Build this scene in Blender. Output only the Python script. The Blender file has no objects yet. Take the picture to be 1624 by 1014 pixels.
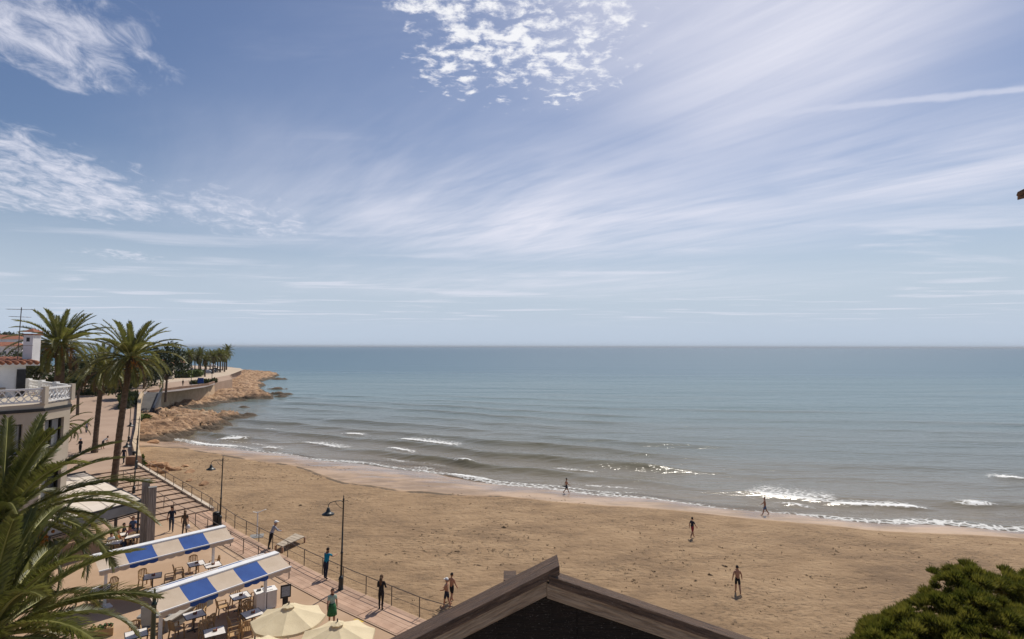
import bpy, bmesh, math, random
import numpy as np
from mathutils import Vector, Matrix
R = math.radians
scene = bpy.context.scene
C = scene.collection

# ---------------------------------------------------------------- camera
CAM_H = 16.0            # eye height above the sea
PITCH = R(4.0)
FPX = 900.0             # focal length for a 1624 px wide picture
cam_d = bpy.data.cameras.new("camera")
cam = bpy.data.objects.new("camera", cam_d)
C.objects.link(cam)
cam.location = (0, 0, CAM_H)
cam.rotation_euler = (R(90) + PITCH, R(-0.12), 0)
cam_d.sensor_width = 36.0
cam_d.lens = FPX / 1624 * 36.0
cam_d.shift_y = -20.0 / 1624
cam_d.clip_start = 0.1
cam_d.clip_end = 120000
scene.camera = cam

# ---------------------------------------------------------------- sun, sky, exposure
SUN_EL, SUN_AZ = R(56), R(27)      # azimuth measured from +Y towards +X
S = Vector((math.sin(SUN_AZ) * math.cos(SUN_EL), math.cos(SUN_AZ) * math.cos(SUN_EL), math.sin(SUN_EL)))
sun_d = bpy.data.lights.new("sun", 'SUN')
sun_d.energy = 4.3
sun_d.angle = R(0.55)
sun_d.color = (1.0, 0.94, 0.84)
sun = bpy.data.objects.new("sun", sun_d)
C.objects.link(sun)
sun.rotation_euler = S.to_track_quat('Z', 'Y').to_euler()
sun.location = S * 300

scene.view_settings.view_transform = 'Standard'
scene.view_settings.look = 'None'
scene.view_settings.exposure = 0.0
scene.view_settings.gamma = 1.0
scene.view_settings.use_curve_mapping = False


class NT:
    """small helper round a node tree"""
    def __init__(self, tree):
        self.t = tree
        self.n = tree.nodes
        self.l = tree.links

    def put(self, sock, v):
        if v is None:
            return
        if isinstance(v, bpy.types.NodeSocket):
            self.l.new(v, sock)
        else:
            try:
                sock.default_value = v
            except Exception:
                if isinstance(v, (int, float)):
                    sock.default_value = (v, v, v)
                else:
                    sock.default_value = tuple(v) + (1.0,)

    def m(self, op, a, b=None, c=None, clamp=False):
        n = self.n.new('ShaderNodeMath')
        n.operation = op
        n.use_clamp = clamp
        self.put(n.inputs[0], a); self.put(n.inputs[1], b); self.put(n.inputs[2], c)
        return n.outputs[0]

    def vm(self, op, a, b=None):
        n = self.n.new('ShaderNodeVectorMath')
        n.operation = op
        self.put(n.inputs[0], a); self.put(n.inputs[1], b)
        return n.outputs['Value'] if op in ('LENGTH', 'DOT_PRODUCT') else n.outputs[0]

    def xyz(self, v):
        n = self.n.new('ShaderNodeSeparateXYZ'); self.put(n.inputs[0], v)
        return n.outputs[0], n.outputs[1], n.outputs[2]

    def comb(self, x, y, z=0.0):
        n = self.n.new('ShaderNodeCombineXYZ')
        self.put(n.inputs[0], x); self.put(n.inputs[1], y); self.put(n.inputs[2], z)
        return n.outputs[0]

    def mapping(self, v, loc=(0, 0, 0), rot=(0, 0, 0), sc=(1, 1, 1), kind='POINT'):
        n = self.n.new('ShaderNodeMapping'); n.vector_type = kind
        self.put(n.inputs['Vector'], v)
        n.inputs['Location'].default_value = loc
        n.inputs['Rotation'].default_value = rot
        n.inputs['Scale'].default_value = sc
        return n.outputs[0]

    def noise(self, v, scale, detail=4, rough=0.55, dist=0.0, col=False):
        n = self.n.new('ShaderNodeTexNoise')
        self.put(n.inputs['Vector'], v)
        n.inputs['Scale'].default_value = scale
        n.inputs['Detail'].default_value = detail
        n.inputs['Roughness'].default_value = rough
        n.inputs['Distortion'].default_value = dist
        return n.outputs['Color' if col else 'Fac']

    def voro(self, v, scale, feat='F1', out='Distance'):
        n = self.n.new('ShaderNodeTexVoronoi'); n.feature = feat
        self.put(n.inputs['Vector'], v)
        n.inputs['Scale'].default_value = scale
        return n.outputs[out]

    def ss(self, v, a, b, o0=0.0, o1=1.0, mode='SMOOTHSTEP'):
        n = self.n.new('ShaderNodeMapRange'); n.interpolation_type = mode
        self.put(n.inputs[0], v)
        for i, x in enumerate((a, b, o0, o1)):
            n.inputs[i + 1].default_value = x
        return n.outputs[0]

    def mix(self, f, a, b, mode='MIX'):
        n = self.n.new('ShaderNodeMix'); n.data_type = 'RGBA'; n.blend_type = mode
        self.put(n.inputs[0], f)
        for s, v in ((n.inputs[6], a), (n.inputs[7], b)):
            if isinstance(v, tuple) and len(v) == 3:
                v = v + (1.0,)
            self.put(s, v)
        return n.outputs[2]

    def ramp(self, f, stops):
        n = self.n.new('ShaderNodeValToRGB')
        self.put(n.inputs[0], f)
        e = n.color_ramp.elements
        while len(e) < len(stops):
            e.new(0.5)
        for k, (p, c) in enumerate(stops):
            e[k].position = p
            e[k].color = tuple(c) + (1.0,) if len(c) == 3 else c
        return n.outputs[0]

    def bump(self, h, strength=0.5, dist=0.1, normal=None):
        n = self.n.new('ShaderNodeBump')
        self.put(n.inputs['Height'], h)
        n.inputs['Strength'].default_value = strength
        n.inputs['Distance'].default_value = dist
        if normal is not None:
            self.put(n.inputs['Normal'], normal)
        return n.outputs[0]


world = bpy.data.worlds.new("World")
scene.world = world
world.use_nodes = True
w = NT(world.node_tree)
w.n.clear()
wo = w.n.new('ShaderNodeOutputWorld')
bg = w.n.new('ShaderNodeBackground')
bg.inputs[1].default_value = 0.095
w.l.new(bg.outputs[0], wo.inputs[0])
sky = w.n.new('ShaderNodeTexSky')
sky.sky_type = 'NISHITA'
sky.sun_disc = False
sky.sun_elevation = SUN_EL
sky.sun_rotation = SUN_AZ
sky.altitude = 0
sky.air_density = 1.0
sky.dust_density = 1.2
sky.ozone_density = 2.0
tc = w.n.new('ShaderNodeTexCoord')
D = tc.outputs['Generated']
dx, dy, dz = w.xyz(D)
dzc = w.m('MAXIMUM', dz, 0.012)
P = w.comb(w.m('DIVIDE', dx, dzc), w.m('DIVIDE', dy, dzc))     # flat cloud layer seen in perspective
warp = w.noise(P, 0.9, 3, 0.5, 0, True)
Pw = w.vm('ADD', P, w.vm('MULTIPLY', w.vm('SUBTRACT', warp, (0.5, 0.5, 0.5)), (0.55, 0.55, 0)))

def patch(c, r, rot=0.0, soft=0.0, src=None):
    v = w.mapping(src if src is not None else Pw, loc=(c[0], c[1], 0), rot=(0, 0, R(rot)), sc=(r[0], r[1], 1), kind='TEXTURE')
    return w.ss(w.vm('LENGTH', v), soft, 1.0, 1.0, 0.0)

def streaks(rot, sx, sy, scale, detail=7, rough=0.6, dist=0.4):
    v = w.mapping(w.mapping(P, rot=(0, 0, R(rot))), sc=(sx, sy, 1))
    return w.noise(v, scale, detail, rough, dist)

# thin veil of cirrus
st1 = streaks(28, 0.3, 1.4, 1.15, 8, 0.62, 0.9)
st2 = streaks(-8, 0.2, 1.3, 1.3, 7, 0.6, 0.5)
st3 = streaks(58, 0.28, 1.6, 1.5, 8, 0.6, 0.7)
fine = streaks(14, 0.6, 5.0, 2.4, 6, 0.62, 0.3)
fine3 = streaks(50, 0.5, 4.0, 2.0, 7, 0.66, 0.5)
big3 = w.noise(w.mapping(w.mapping(P, rot=(0, 0, R(50))), sc=(0.5, 1.1, 1)), 0.9, 4, 0.55, 0.8)
v1 = patch((0.85, 1.75), (1.0, 1.75), -16)
a_v1 = w.m('MULTIPLY', v1, w.m('ADD', w.m('ADD', 0.50, w.m('MULTIPLY', w.ss(st3, 0.28, 0.72), 0.42)), w.m('MULTIPLY', w.ss(fine3, 0.3, 0.7), 0.14)), clamp=True)
veil = w.m('MULTIPLY', patch((0.4, 4.6), (3.9, 3.2), 0), 0.95)
veil = w.m('MAXIMUM', veil, w.m('MULTIPLY', patch((2.4, 3.2), (2.0, 1.6), -10), 0.85))
veil = w.m('MAXIMUM', veil, w.m('MULTIPLY', patch((0.6, 9.0), (7.0, 4.5), 0), 0.45))
tex = w.m('ADD', w.m('MULTIPLY', w.ss(st1, 0.36, 0.64), 0.16), w.m('MULTIPLY', w.ss(st3, 0.34, 0.66), 0.36))
tex = w.m('ADD', tex, w.m('MULTIPLY', w.ss(big3, 0.36, 0.62), 0.42))
tex = w.m('ADD', tex, w.m('MULTIPLY', w.ss(fine3, 0.35, 0.7), 0.2))
a_veil = w.m('MULTIPLY', veil, w.m('ADD', w.m('MULTIPLY', tex, 0.85), 0.24), clamp=True)
a_veil = w.m('SUBTRACT', 1.0, w.m('MULTIPLY', w.m('SUBTRACT', 1.0, a_veil), w.m('SUBTRACT', 1.0, a_v1)))
# the same thin cirrus scattered over the rest of the sky
a_all = w.m('MULTIPLY', w.ss(st1, 0.5, 0.8), w.m('MULTIPLY', w.ss(st2, 0.45, 0.75), 0.4))
# altocumulus flakes
pf = w.noise(P, 14.0, 8, 0.62, 0.25)
pl = w.noise(P, 2.6, 3, 0.5, 0.2)
m_alto = patch((0.0, 1.78), (0.70, 0.84), 0, 0.3)
puff = w.m('ADD', w.m('MULTIPLY', pf, 1.0), w.m('MULTIPLY', w.m('SUBTRACT', pl, 0.5), 0.45))
a_alto = w.ss(w.m('ADD', puff, w.m('MULTIPLY', w.m('SUBTRACT', m_alto, 1.0), 0.36)), 0.40, 0.62)
# rolled bands on the left
bn = w.noise(w.mapping(w.mapping(P, rot=(0, 0, R(-112))), sc=(0.75, 1.35, 1)), 6.0, 8, 0.66, 0.5)
bl = w.noise(w.mapping(w.mapping(P, rot=(0, 0, R(-108))), sc=(0.5, 2.0, 1)), 1.6, 4, 0.55, 0.3)
bb = w.m('ADD', w.m('MULTIPLY', bn, 0.8), w.m('MULTIPLY', bl, 0.35))
m_band = w.m('MAXIMUM', patch((-3.0, 3.3), (1.3, 2.3), 12, 0.3), patch((-1.6, 1.75), (0.74, 0.95), 0, 0.1))
m_band = w.m('MAXIMUM', m_band, w.m('MULTIPLY', patch((-2.15, 4.4), (1.25, 1.9), 0, 0.1), 0.86))
m_band = w.m('MAXIMUM', m_band, w.m('MULTIPLY', patch((-4.4, 6.2), (0.9, 1.2), 0, 0.1), 0.8))
a_band = w.m('MULTIPLY', w.ss(w.m('ADD', bb, w.m('MULTIPLY', w.m('SUBTRACT', m_band, 1.0), 0.40)), 0.40, 0.76), 0.9)
# low flat streaks out over the sea
lo = w.noise(w.mapping(P, rot=(0, 0, R(-4)), sc=(0.32, 0.75, 1)), 1.0, 6, 0.55, 0.4)
m_lo = w.m('MULTIPLY', w.ss(dz, 0.02, 0.06), w.ss(dz, 0.26, 0.15))
a_lo = w.m('MULTIPLY', w.m('MULTIPLY', w.ss(lo, 0.52, 0.68), m_lo), 0.55)
# old contrail
cv = w.mapping(P, loc=(1.5, 2.27, 0), rot=(0, 0, R(-15.5)), kind='TEXTURE')
cx_, cy_, _z = w.xyz(cv)
cy_ = w.m('ADD', cy_, w.m('MULTIPLY', w.m('SUBTRACT', w.noise(P, 7, 4, 0.6), 0.5), 0.09))
a_con = w.m('MULTIPLY', w.ss(w.m('ABSOLUTE', cy_), 0.008, 0.055, 1, 0), w.m('MULTIPLY', w.ss(cx_, -0.75, 0.3), 0.5))
a = a_veil
for k in (a_all, a_alto, a_band, a_lo, a_con):       # stack the layers
    a = w.m('SUBTRACT', 1.0, w.m('MULTIPLY', w.m('SUBTRACT', 1.0, a), w.m('SUBTRACT', 1.0, k)))
a = w.m('MULTIPLY', a, w.ss(dz, 0.012, 0.05))
hsv = w.n.new('ShaderNodeHueSaturation')
hsv.inputs['Hue'].default_value = 0.507
hsv.inputs['Saturation'].default_value = 1.12
hsv.inputs['Value'].default_value = 0.88
w.l.new(sky.outputs[0], hsv.inputs['Color'])
blue = w.mix(w.ss(dz, 0.30, 0.0, 0.0, 1.0), hsv.outputs[0], (5.5, 6.45, 7.8))
cloudc = w.mix(w.m('MAXIMUM', a_alto, 0.0), (8.6, 8.65, 9.7), (10.4, 10.4, 10.6))
final = w.mix(w.m('MULTIPLY', a, 0.9), blue, cloudc)
w.l.new(final, bg.inputs[0])

# ---------------------------------------------------------------- survey helper: picture point -> place on a level z
CXP, CYP = 812.0, 550.0 - FPX * math.tan(PITCH)
def ray(u, v):
    a, b = (u - CXP) / FPX, (CYP - v) / FPX
    return (a, math.cos(PITCH) - b * math.sin(PITCH), math.sin(PITCH) + b * math.cos(PITCH))
def spot(u, v, z=2.2):
    d = ray(u, v); t = (z - CAM_H) / d[2]
    return Vector((d[0] * t, d[1] * t, z))
def spoty(u, v, y):
    d = ray(u, v); t = y / d[1]
    return Vector((d[0] * t, y, CAM_H + d[2] * t))

# ---------------------------------------------------------------- numpy noise
def _hash(ix, iy, seed):
    h = (ix * 374761393 + iy * 668265263 + seed * 1442695041) & 0xffffffff
    h = ((h ^ (h >> 13)) * 1274126177) & 0xffffffff
    return ((h ^ (h >> 16)) & 0xffff) / 65535.0
def vnoise(x, y, seed=0):
    x = np.asarray(x, float); y = np.asarray(y, float)
    ix = np.floor(x).astype(np.int64); iy = np.floor(y).astype(np.int64)
    fx, fy = x - ix, y - iy
    fx = fx * fx * (3 - 2 * fx); fy = fy * fy * (3 - 2 * fy)
    a, b = _hash(ix, iy, seed), _hash(ix + 1, iy, seed)
    c, d = _hash(ix, iy + 1, seed), _hash(ix + 1, iy + 1, seed)
    return (a + (b - a) * fx) * (1 - fy) + (c + (d - c) * fx) * fy
def fbm(x, y, seed=0, octv=4, gain=0.5):
    s = 0.0; amp = 1.0; tot = 0.0
    for k in range(octv):
        s = s + amp * vnoise(np.asarray(x) * 2 ** k + 17.3 * k, np.asarray(y) * 2 ** k - 9.1 * k, seed + k)
        tot += amp; amp *= gain
    return s / tot

# ---------------------------------------------------------------- mesh helpers
class MB:
    """collects shapes and links them as one mesh object"""
    def __init__(self):
        self.v = []; self.f = []; self.mi = []
    def add(self, vs, fs, mi=0):
        o = len(self.v)
        self.v.extend([tuple(p) for p in vs])
        for f in fs:
            self.f.append(tuple(i + o for i in f)); self.mi.append(mi)
        return self
    def box(self, lo, hi, mi=0, mat=None, bev=0.0):
        x0, y0, z0 = lo; x1, y1, z1 = hi
        vs = [(x0, y0, z0), (x1, y0, z0), (x1, y1, z0), (x0, y1, z0), (x0, y0, z1), (x1, y0, z1), (x1, y1, z1), (x0, y1, z1)]
        fs = [(0, 3, 2, 1), (4, 5, 6, 7), (0, 1, 5, 4), (1, 2, 6, 5), (2, 3, 7, 6), (3, 0, 4, 7)]
        if mat is not None:
            vs = [mat @ Vector(p) for p in vs]
        return self.add(vs, fs, mi)
    def beam(self, a, b, wid, hei, up=(0, 0, 1), mi=0):
        a, b = Vector(a), Vector(b)
        d = (b - a).normalized(); u = Vector(up)
        s = d.cross(u)
        if s.length < 1e-4:
            s = d.cross(Vector((1, 0, 0)))
        s.normalize(); u = s.cross(d)
        s *= wid / 2; u *= hei / 2
        vs = [a - s - u, a + s - u, a + s + u, a - s + u, b - s - u, b + s - u, b + s + u, b - s + u]
        return self.add(vs, [(3, 2, 1, 0), (4, 5, 6, 7), (0, 1, 5, 4), (1, 2, 6, 5), (2, 3, 7, 6), (3, 0, 4, 7)], mi)
    def tube(self, pts, rad, n=8, mi=0, cap=True):
        pts = [Vector(p) for p in pts]
        if not hasattr(rad, '__len__'):
            rad = [rad] * len(pts)
        rings = []
        ref = None
        for i, p in enumerate(pts):
            d = (pts[min(i + 1, len(pts) - 1)] - pts[max(i - 1, 0)])
            if d.length < 1e-9:
                d = Vector((0, 0, 1))
            d.normalize()
            if ref is None:
                ref = Vector((1, 0, 0)) if abs(d.x) < 0.9 else Vector((0, 1, 0))
            s = d.cross(ref).normalized(); t = s.cross(d); ref = t
            rings.append([p + (s * math.cos(6.28318 * k / n) + t * math.sin(6.28318 * k / n)) * rad[i] for k in range(n)])
        vs = [q for r in rings for q in r]
        fs = []
        for i in range(len(pts) - 1):
            for k in range(n):
                k2 = (k + 1) % n
                fs.append((i * n + k, i * n + k2, (i + 1) * n + k2, (i + 1) * n + k))
        if cap:
            fs.append(tuple(range(n - 1, -1, -1)))
            fs.append(tuple((len(pts) - 1) * n + k for k in range(n)))
        return self.add(vs, fs, mi)
    def lathe(self, prof, n=16, c=(0, 0, 0), mi=0):
        vs = []; fs = []
        for r, z in prof:
            for k in range(n):
                a = 6.28318 * k / n
                vs.append((c[0] + r * math.cos(a), c[1] + r * math.sin(a), c[2] + z))
        for i in range(len(prof) - 1):
            for k in range(n):
                k2 = (k + 1) % n
                fs.append((i * n + k, i * n + k2, (i + 1) * n + k2, (i + 1) * n + k))
        fs.append(tuple(range(n - 1, -1, -1))); fs.append(tuple((len(prof) - 1) * n + k for k in range(n)))
        return self.add(vs, fs, mi)
    def ball(self, c, r, n=10, m=6, mi=0):
        r = r if hasattr(r, '__len__') else (r, r, r)
        prof = [(max(1e-3, math.sin(math.pi * i / m)), -math.cos(math.pi * i / m)) for i in range(m + 1)]
        vs = []; fs = []
        for q, z in prof:
            for k in range(n):
                a = 6.28318 * k / n
                vs.append((c[0] + r[0] * q * math.cos(a), c[1] + r[1] * q * math.sin(a), c[2] + r[2] * z))
        for i in range(m):
            for k in range(n):
                k2 = (k + 1) % n
                fs.append((i * n + k, i * n + k2, (i + 1) * n + k2, (i + 1) * n + k))
        return self.add(vs, fs, mi)
    def prism(self, poly, z0, z1, mi=0):
        n = len(poly)
        ar = sum(poly[i][0] * poly[(i + 1) % n][1] - poly[(i + 1) % n][0] * poly[i][1] for i in range(n))
        if ar < 0:
            poly = poly[::-1]
        vs = [(p[0], p[1], z0) for p in poly] + [(p[0], p[1], z1) for p in poly]
        fs = [tuple(range(n - 1, -1, -1)), tuple(range(n, 2 * n))]
        fs += [(i, (i + 1) % n, n + (i + 1) % n, n + i) for i in range(n)]
        return self.add(vs, fs, mi)
    def mesh(self, name, mats, smooth=False):
        me = bpy.data.meshes.new(name)
        me.from_pydata(self.v, [], self.f)
        mats = mats if isinstance(mats, (list, tuple)) else [mats]
        for m_ in mats:
            me.materials.append(m_)
        if len(mats) > 1:
            me.polygons.foreach_set('material_index', self.mi)
        if smooth:
            me.polygons.foreach_set('use_smooth', [True] * len(me.polygons))
        me.update()
        return me
    def build(self, name, mats, parent=None, smooth=False, bevel=0.0):
        o = link(name, self.mesh(name, mats, smooth), parent)
        if bevel:
            bv = o.modifiers.new('bevel', 'BEVEL'); bv.width = bevel; bv.segments = 1; bv.limit_method = 'ANGLE'
        return o

def link(name, data, parent=None, loc=None, rz=None):
    o = bpy.data.objects.new(name, data)
    C.objects.link(o)
    if parent is not None:
        o.parent = parent
    if loc is not None:
        o.location = loc
    if rz is not None:
        o.rotation_euler = (0, 0, rz)
    return o
def tag(o, label=None, cat=None, group=None, kind=None):
    if label: o['label'] = label
    if cat: o['category'] = cat
    if group: o['group'] = group
    if kind: o['kind'] = kind
    return o
def thing(name, label, cat, loc=(0, 0, 0), rz=0.0, group=None):
    o = link(name, None, None, loc, rz)
    o.empty_display_size = 0.3
    return tag(o, label, cat, group)
def copy_tree(o, parent=None):
    c = o.copy(); C.objects.link(c); c.parent = parent
    for ch in o.children:
        copy_tree(ch, c)
    return c

# ---------------------------------------------------------------- materials
MATS = {}
def mat(name, c1, c2=None, scale=3.0, rough=0.75, bump=0.0, bscale=None, bdist=0.02, spec=0.35, metal=0.0, detail=4, sc=(1, 1, 1), rnd=0.0, lo=0.35, hi=0.65, trans=0.0, coord='Object'):
    m = bpy.data.materials.new(name); m.use_nodes = True
    t = NT(m.node_tree); b = t.n['Principled BSDF']
    co = t.n.new('ShaderNodeTexCoord').outputs[coord]
    co = t.mapping(co, sc=sc)
    b.inputs['Roughness'].default_value = rough
    b.inputs['Specular IOR Level'].default_value = spec
    b.inputs['Metallic'].default_value = metal
    if c2 is None:
        c2 = tuple(x * 0.82 for x in c1)
    col = t.mix(t.ss(t.noise(co, scale, detail, 0.6), lo, hi), c1, c2)
    if rnd:
        oi = t.n.new('ShaderNodeObjectInfo')
        h = t.n.new('ShaderNodeHueSaturation')
        t.put(h.inputs['Value'], t.m('ADD', t.m('MULTIPLY', oi.outputs['Random'], 2 * rnd), 1 - rnd))
        t.l.new(col, h.inputs['Color']); col = h.outputs[0]
    t.l.new(col, b.inputs['Base Color'])
    if bump:
        t.l.new(t.bump(t.noise(co, bscale or scale * 3, 5, 0.65), bump, bdist), b.inputs['Normal'])
    if trans:
        tr = t.n.new('ShaderNodeBsdfTranslucent'); t.l.new(col, tr.inputs[0])
        mx = t.n.new('ShaderNodeMixShader'); mx.inputs[0].default_value = trans
        t.l.new(b.outputs[0], mx.inputs[1]); t.l.new(tr.outputs[0], mx.inputs[2])
        t.l.new(mx.outputs[0], t.n['Material Output'].inputs[0])
    MATS[name] = m
    return m

# ================================================================ THE SETTING
# ---------------------------------------------------------------- shoreline and levels
_sh = [spot(u, v, 0.0) for u, v in [(265, 698), (340, 709), (420, 717), (480, 725), (530, 732), (600, 738), (660, 746), (700, 752), (760, 764), (820, 771), (900, 779), (970, 785), (1040, 792), (1214, 812), (1400, 826), (1624, 838)]]
_sh = [(-140, 116), (-75, 106)] + [(p.x, p.y) for p in _sh] + [(70, 48.5), (110, 46), (200, 44)]
SHX = np.array([p[0] for p in _sh]); SHY = np.array([p[1] for p in _sh])
def shore(x):
    x = np.asarray(x, float)
    base = np.interp(x, SHX, SHY)
    for k in (2.0, 4.0):
        base = (np.interp(x - k, SHX, SHY) + base * 2 + np.interp(x + k, SHX, SHY)) / 4
    return base + 0.35 * np.sin(x * 0.53)
def sand_z(x, y):
    u = shore(x) - np.asarray(y, float)           # metres inland of the waterline
    zi = 1.0 * (1 - np.exp(-np.maximum(u, 0) / 16.0))
    zo = 0.055 * np.minimum(u, 0)
    return zi + zo
def sand_spot(u, v):
    z = 0.6
    for _ in range(12):
        p = spot(u, v, z); z = float(sand_z(p.x, p.y))
    return Vector((p.x, p.y, z))

def grid_mesh(name, X, Y, Z, smooth=True):
    ny, nx = X.shape
    co = np.stack([X, Y, Z], -1).reshape(-1, 3)
    i = np.arange(ny * nx).reshape(ny, nx)
    q = np.stack([i[:-1, :-1], i[:-1, 1:], i[1:, 1:], i[1:, :-1]], -1).reshape(-1, 4)
    me = bpy.data.meshes.new(name)
    me.vertices.add(len(co)); me.vertices.foreach_set('co', co.ravel())
    me.loops.add(q.size); me.loops.foreach_set('vertex_index', q.ravel())
    me.polygons.add(len(q)); me.polygons.foreach_set('loop_start', np.arange(0, q.size, 4))
    me.polygons.foreach_set('loop_total', np.full(len(q), 4))
    me.update(calc_edges=True)
    if smooth:
        me.polygons.foreach_set('use_smooth', np.ones(len(q), bool))
    return me
def attr(me, name, arr):
    at_ = me.attributes.new(name, 'FLOAT', 'POINT')
    at_.data.foreach_set('value', np.asarray(arr, np.float32).ravel())

# ---------------------------------------------------------------- sand material
def make_sand():
    m = bpy.data.materials.new('sand'); m.use_nodes = True
    t = NT(m.node_tree); b = t.n['Principled BSDF']
    geo = t.n.new('ShaderNodeNewGeometry'); pos = geo.outputs['Position']
    wa = t.n.new('ShaderNodeAttribute'); wa.attribute_name = 'wet'; wet0 = wa.outputs['Fac']
    big = t.noise(pos, 0.09, 4, 0.6)
    mid = t.noise(t.mapping(pos, rot=(0, 0, R(-14)), sc=(0.6, 1.3, 1)), 0.55, 5, 0.65)
    fine = t.noise(t.mapping(pos, sc=(0.75, 1.25, 1)), 3.6, 6, 0.72)
    grit = t.noise(pos, 15, 3, 0.7)
    col = t.ramp(t.m('ADD', t.m('MULTIPLY', big, 0.45), t.m('MULTIPLY', mid, 0.55)),
                 [(0.36, (0.195, 0.122, 0.064)), (0.5, (0.31, 0.20, 0.106)), (0.64, (0.395, 0.265, 0.148))])
    # scattered bits of dry weed, plus shade of trodden hollows painted into the colour
    weed_shade = t.m('MULTIPLY', t.ss(fine, 0.49, 0.66), t.ss(t.noise(pos, 0.22, 4, 0.6), 0.38, 0.6))
    col = t.mix(t.m('MULTIPLY', weed_shade, 0.85), col, (0.115, 0.075, 0.04))
    clump = t.m('MULTIPLY', t.ss(t.noise(t.mapping(pos, sc=(0.6, 1.5, 1)), 1.1, 5, 0.65), 0.64, 0.72), t.ss(t.noise(pos, 0.16, 2), 0.45, 0.6))
    col = t.mix(t.m('MULTIPLY', clump, 0.75), col, (0.085, 0.06, 0.035))
    spk = t.m('MULTIPLY', t.ss(grit, 0.6, 0.75), 0.35)
    col = t.mix(spk, col, (0.16, 0.105, 0.06))
    wet = t.ss(wet0, 0.46, 0.54)
    col = t.mix(wet, col, t.mix(t.ss(t.noise(t.mapping(pos, rot=(0, 0, R(-24)), sc=(0.5, 1.0, 1)), 0.35, 5, 0.65), 0.38, 0.62), (0.39, 0.265, 0.17), (0.235, 0.152, 0.09)))  # wet sand lightened: sky reflection painted into its base colour
    wk = t.n.new('ShaderNodeAttribute'); wk.attribute_name = 'wrack'
    col = t.mix(t.ss(t.m('MULTIPLY', wk.outputs['Fac'], t.m('MULTIPLY', t.noise(pos, 1.6, 6, 0.75), 2.0)), 0.35, 0.75, 0, 0.8), col, (0.06, 0.045, 0.03))
    film = t.ss(t.m('ADD', wet0, t.m('MULTIPLY', t.m('SUBTRACT', t.noise(t.mapping(pos, rot=(0, 0, R(-24)), sc=(0.35, 1.2, 1)), 0.6, 4, 0.6), 0.5), 1.1)), 0.58, 0.95)
    t.l.new(col, b.inputs['Base Color'])
    b.inputs['Specular IOR Level'].default_value = 0.5
    rg = t.m('SUBTRACT', 0.95, t.m('MULTIPLY', wet, 0.35))
    rg = t.m('SUBTRACT', rg, t.m('MULTIPLY', film, 0.46))
    rg = t.m('ADD', rg, t.m('MULTIPLY', wk.outputs['Fac'], 0.5), clamp=True)
    t.l.new(rg, b.inputs['Roughness'])
    h = t.m('ADD', t.m('MULTIPLY', fine, 1.0), t.m('MULTIPLY', grit, 0.35))
    foot = t.voro(t.mapping(pos, sc=(1, 1.35, 1)), 1.7, 'SMOOTH_F1')
    h = t.m('ADD', h, t.m('MULTIPLY', t.ss(foot, 0.05, 0.5), 0.5))
    h = t.m('MULTIPLY', h, t.m('SUBTRACT', 1.0, t.m('MULTIPLY', wet, 0.94)))
    t.l.new(t.bump(h, 0.85, 0.2), b.inputs['Normal'])
    return m
M_SAND = make_sand()

# beach sheet
xs = np.arange(-66, 120.1, 0.32)
tt = np.concatenate([np.arange(-75, -8, 0.33), np.arange(-8, 6, 0.16), np.arange(6, 30, 1.2)])
XX, TT = np.meshgrid(xs, tt)
YY = shore(XX) + TT
ZZ = sand_z(XX, YY)
dry = np.clip((-TT - 7) / 6, 0, 1)
ZZ = ZZ + dry * (0.10 * (fbm(XX * 0.9, YY * 0.9, 3, 4, 0.6) - 0.5) + 0.16 * (fbm(XX * 0.15, YY * 0.15, 8, 3) - 0.5))
cusp = 0.11 * np.exp(-((TT + 7.5 + 1.6 * np.sin(XX * 0.22)) / 1.6) ** 2)     # small storm berm
ZZ += cusp
me = grid_mesh('beach_sand', XX, YY, ZZ)
_wr = [spot(u, v, 0.35) for u, v in [(290, 711), (350, 724), (420, 735), (470, 742), (500, 754), (545, 769), (590, 774), (640, 783), (720, 787), (800, 790), (880, 796), (1000, 802), (1214, 822), (1400, 838), (1624, 850)]]
_wx = np.array([p.x for p in _wr]); _wy = np.array([p.y for p in _wr])
wetb = np.clip(shore(XX) - np.interp(XX, _wx, _wy), 1.8, 14) + 1.0 * (fbm(XX * 0.3, YY * 0.05, 21, 3) - 0.5)
attr(me, 'wrack', np.exp(-((-TT - wetb) / 0.5) ** 2) * np.clip((12 - XX) / 14, 0, 1) * np.clip(2.2 * (fbm(XX * 0.5, YY * 0.3, 25, 3) - 0.22), 0, 1))
attr(me, 'wet', np.clip(0.5 + (TT + wetb) / (2 * np.maximum(wetb, 2.0)), 0, 1))
me.materials.append(M_SAND)
tag(link('beach_sand', me), kind='structure')

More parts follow.
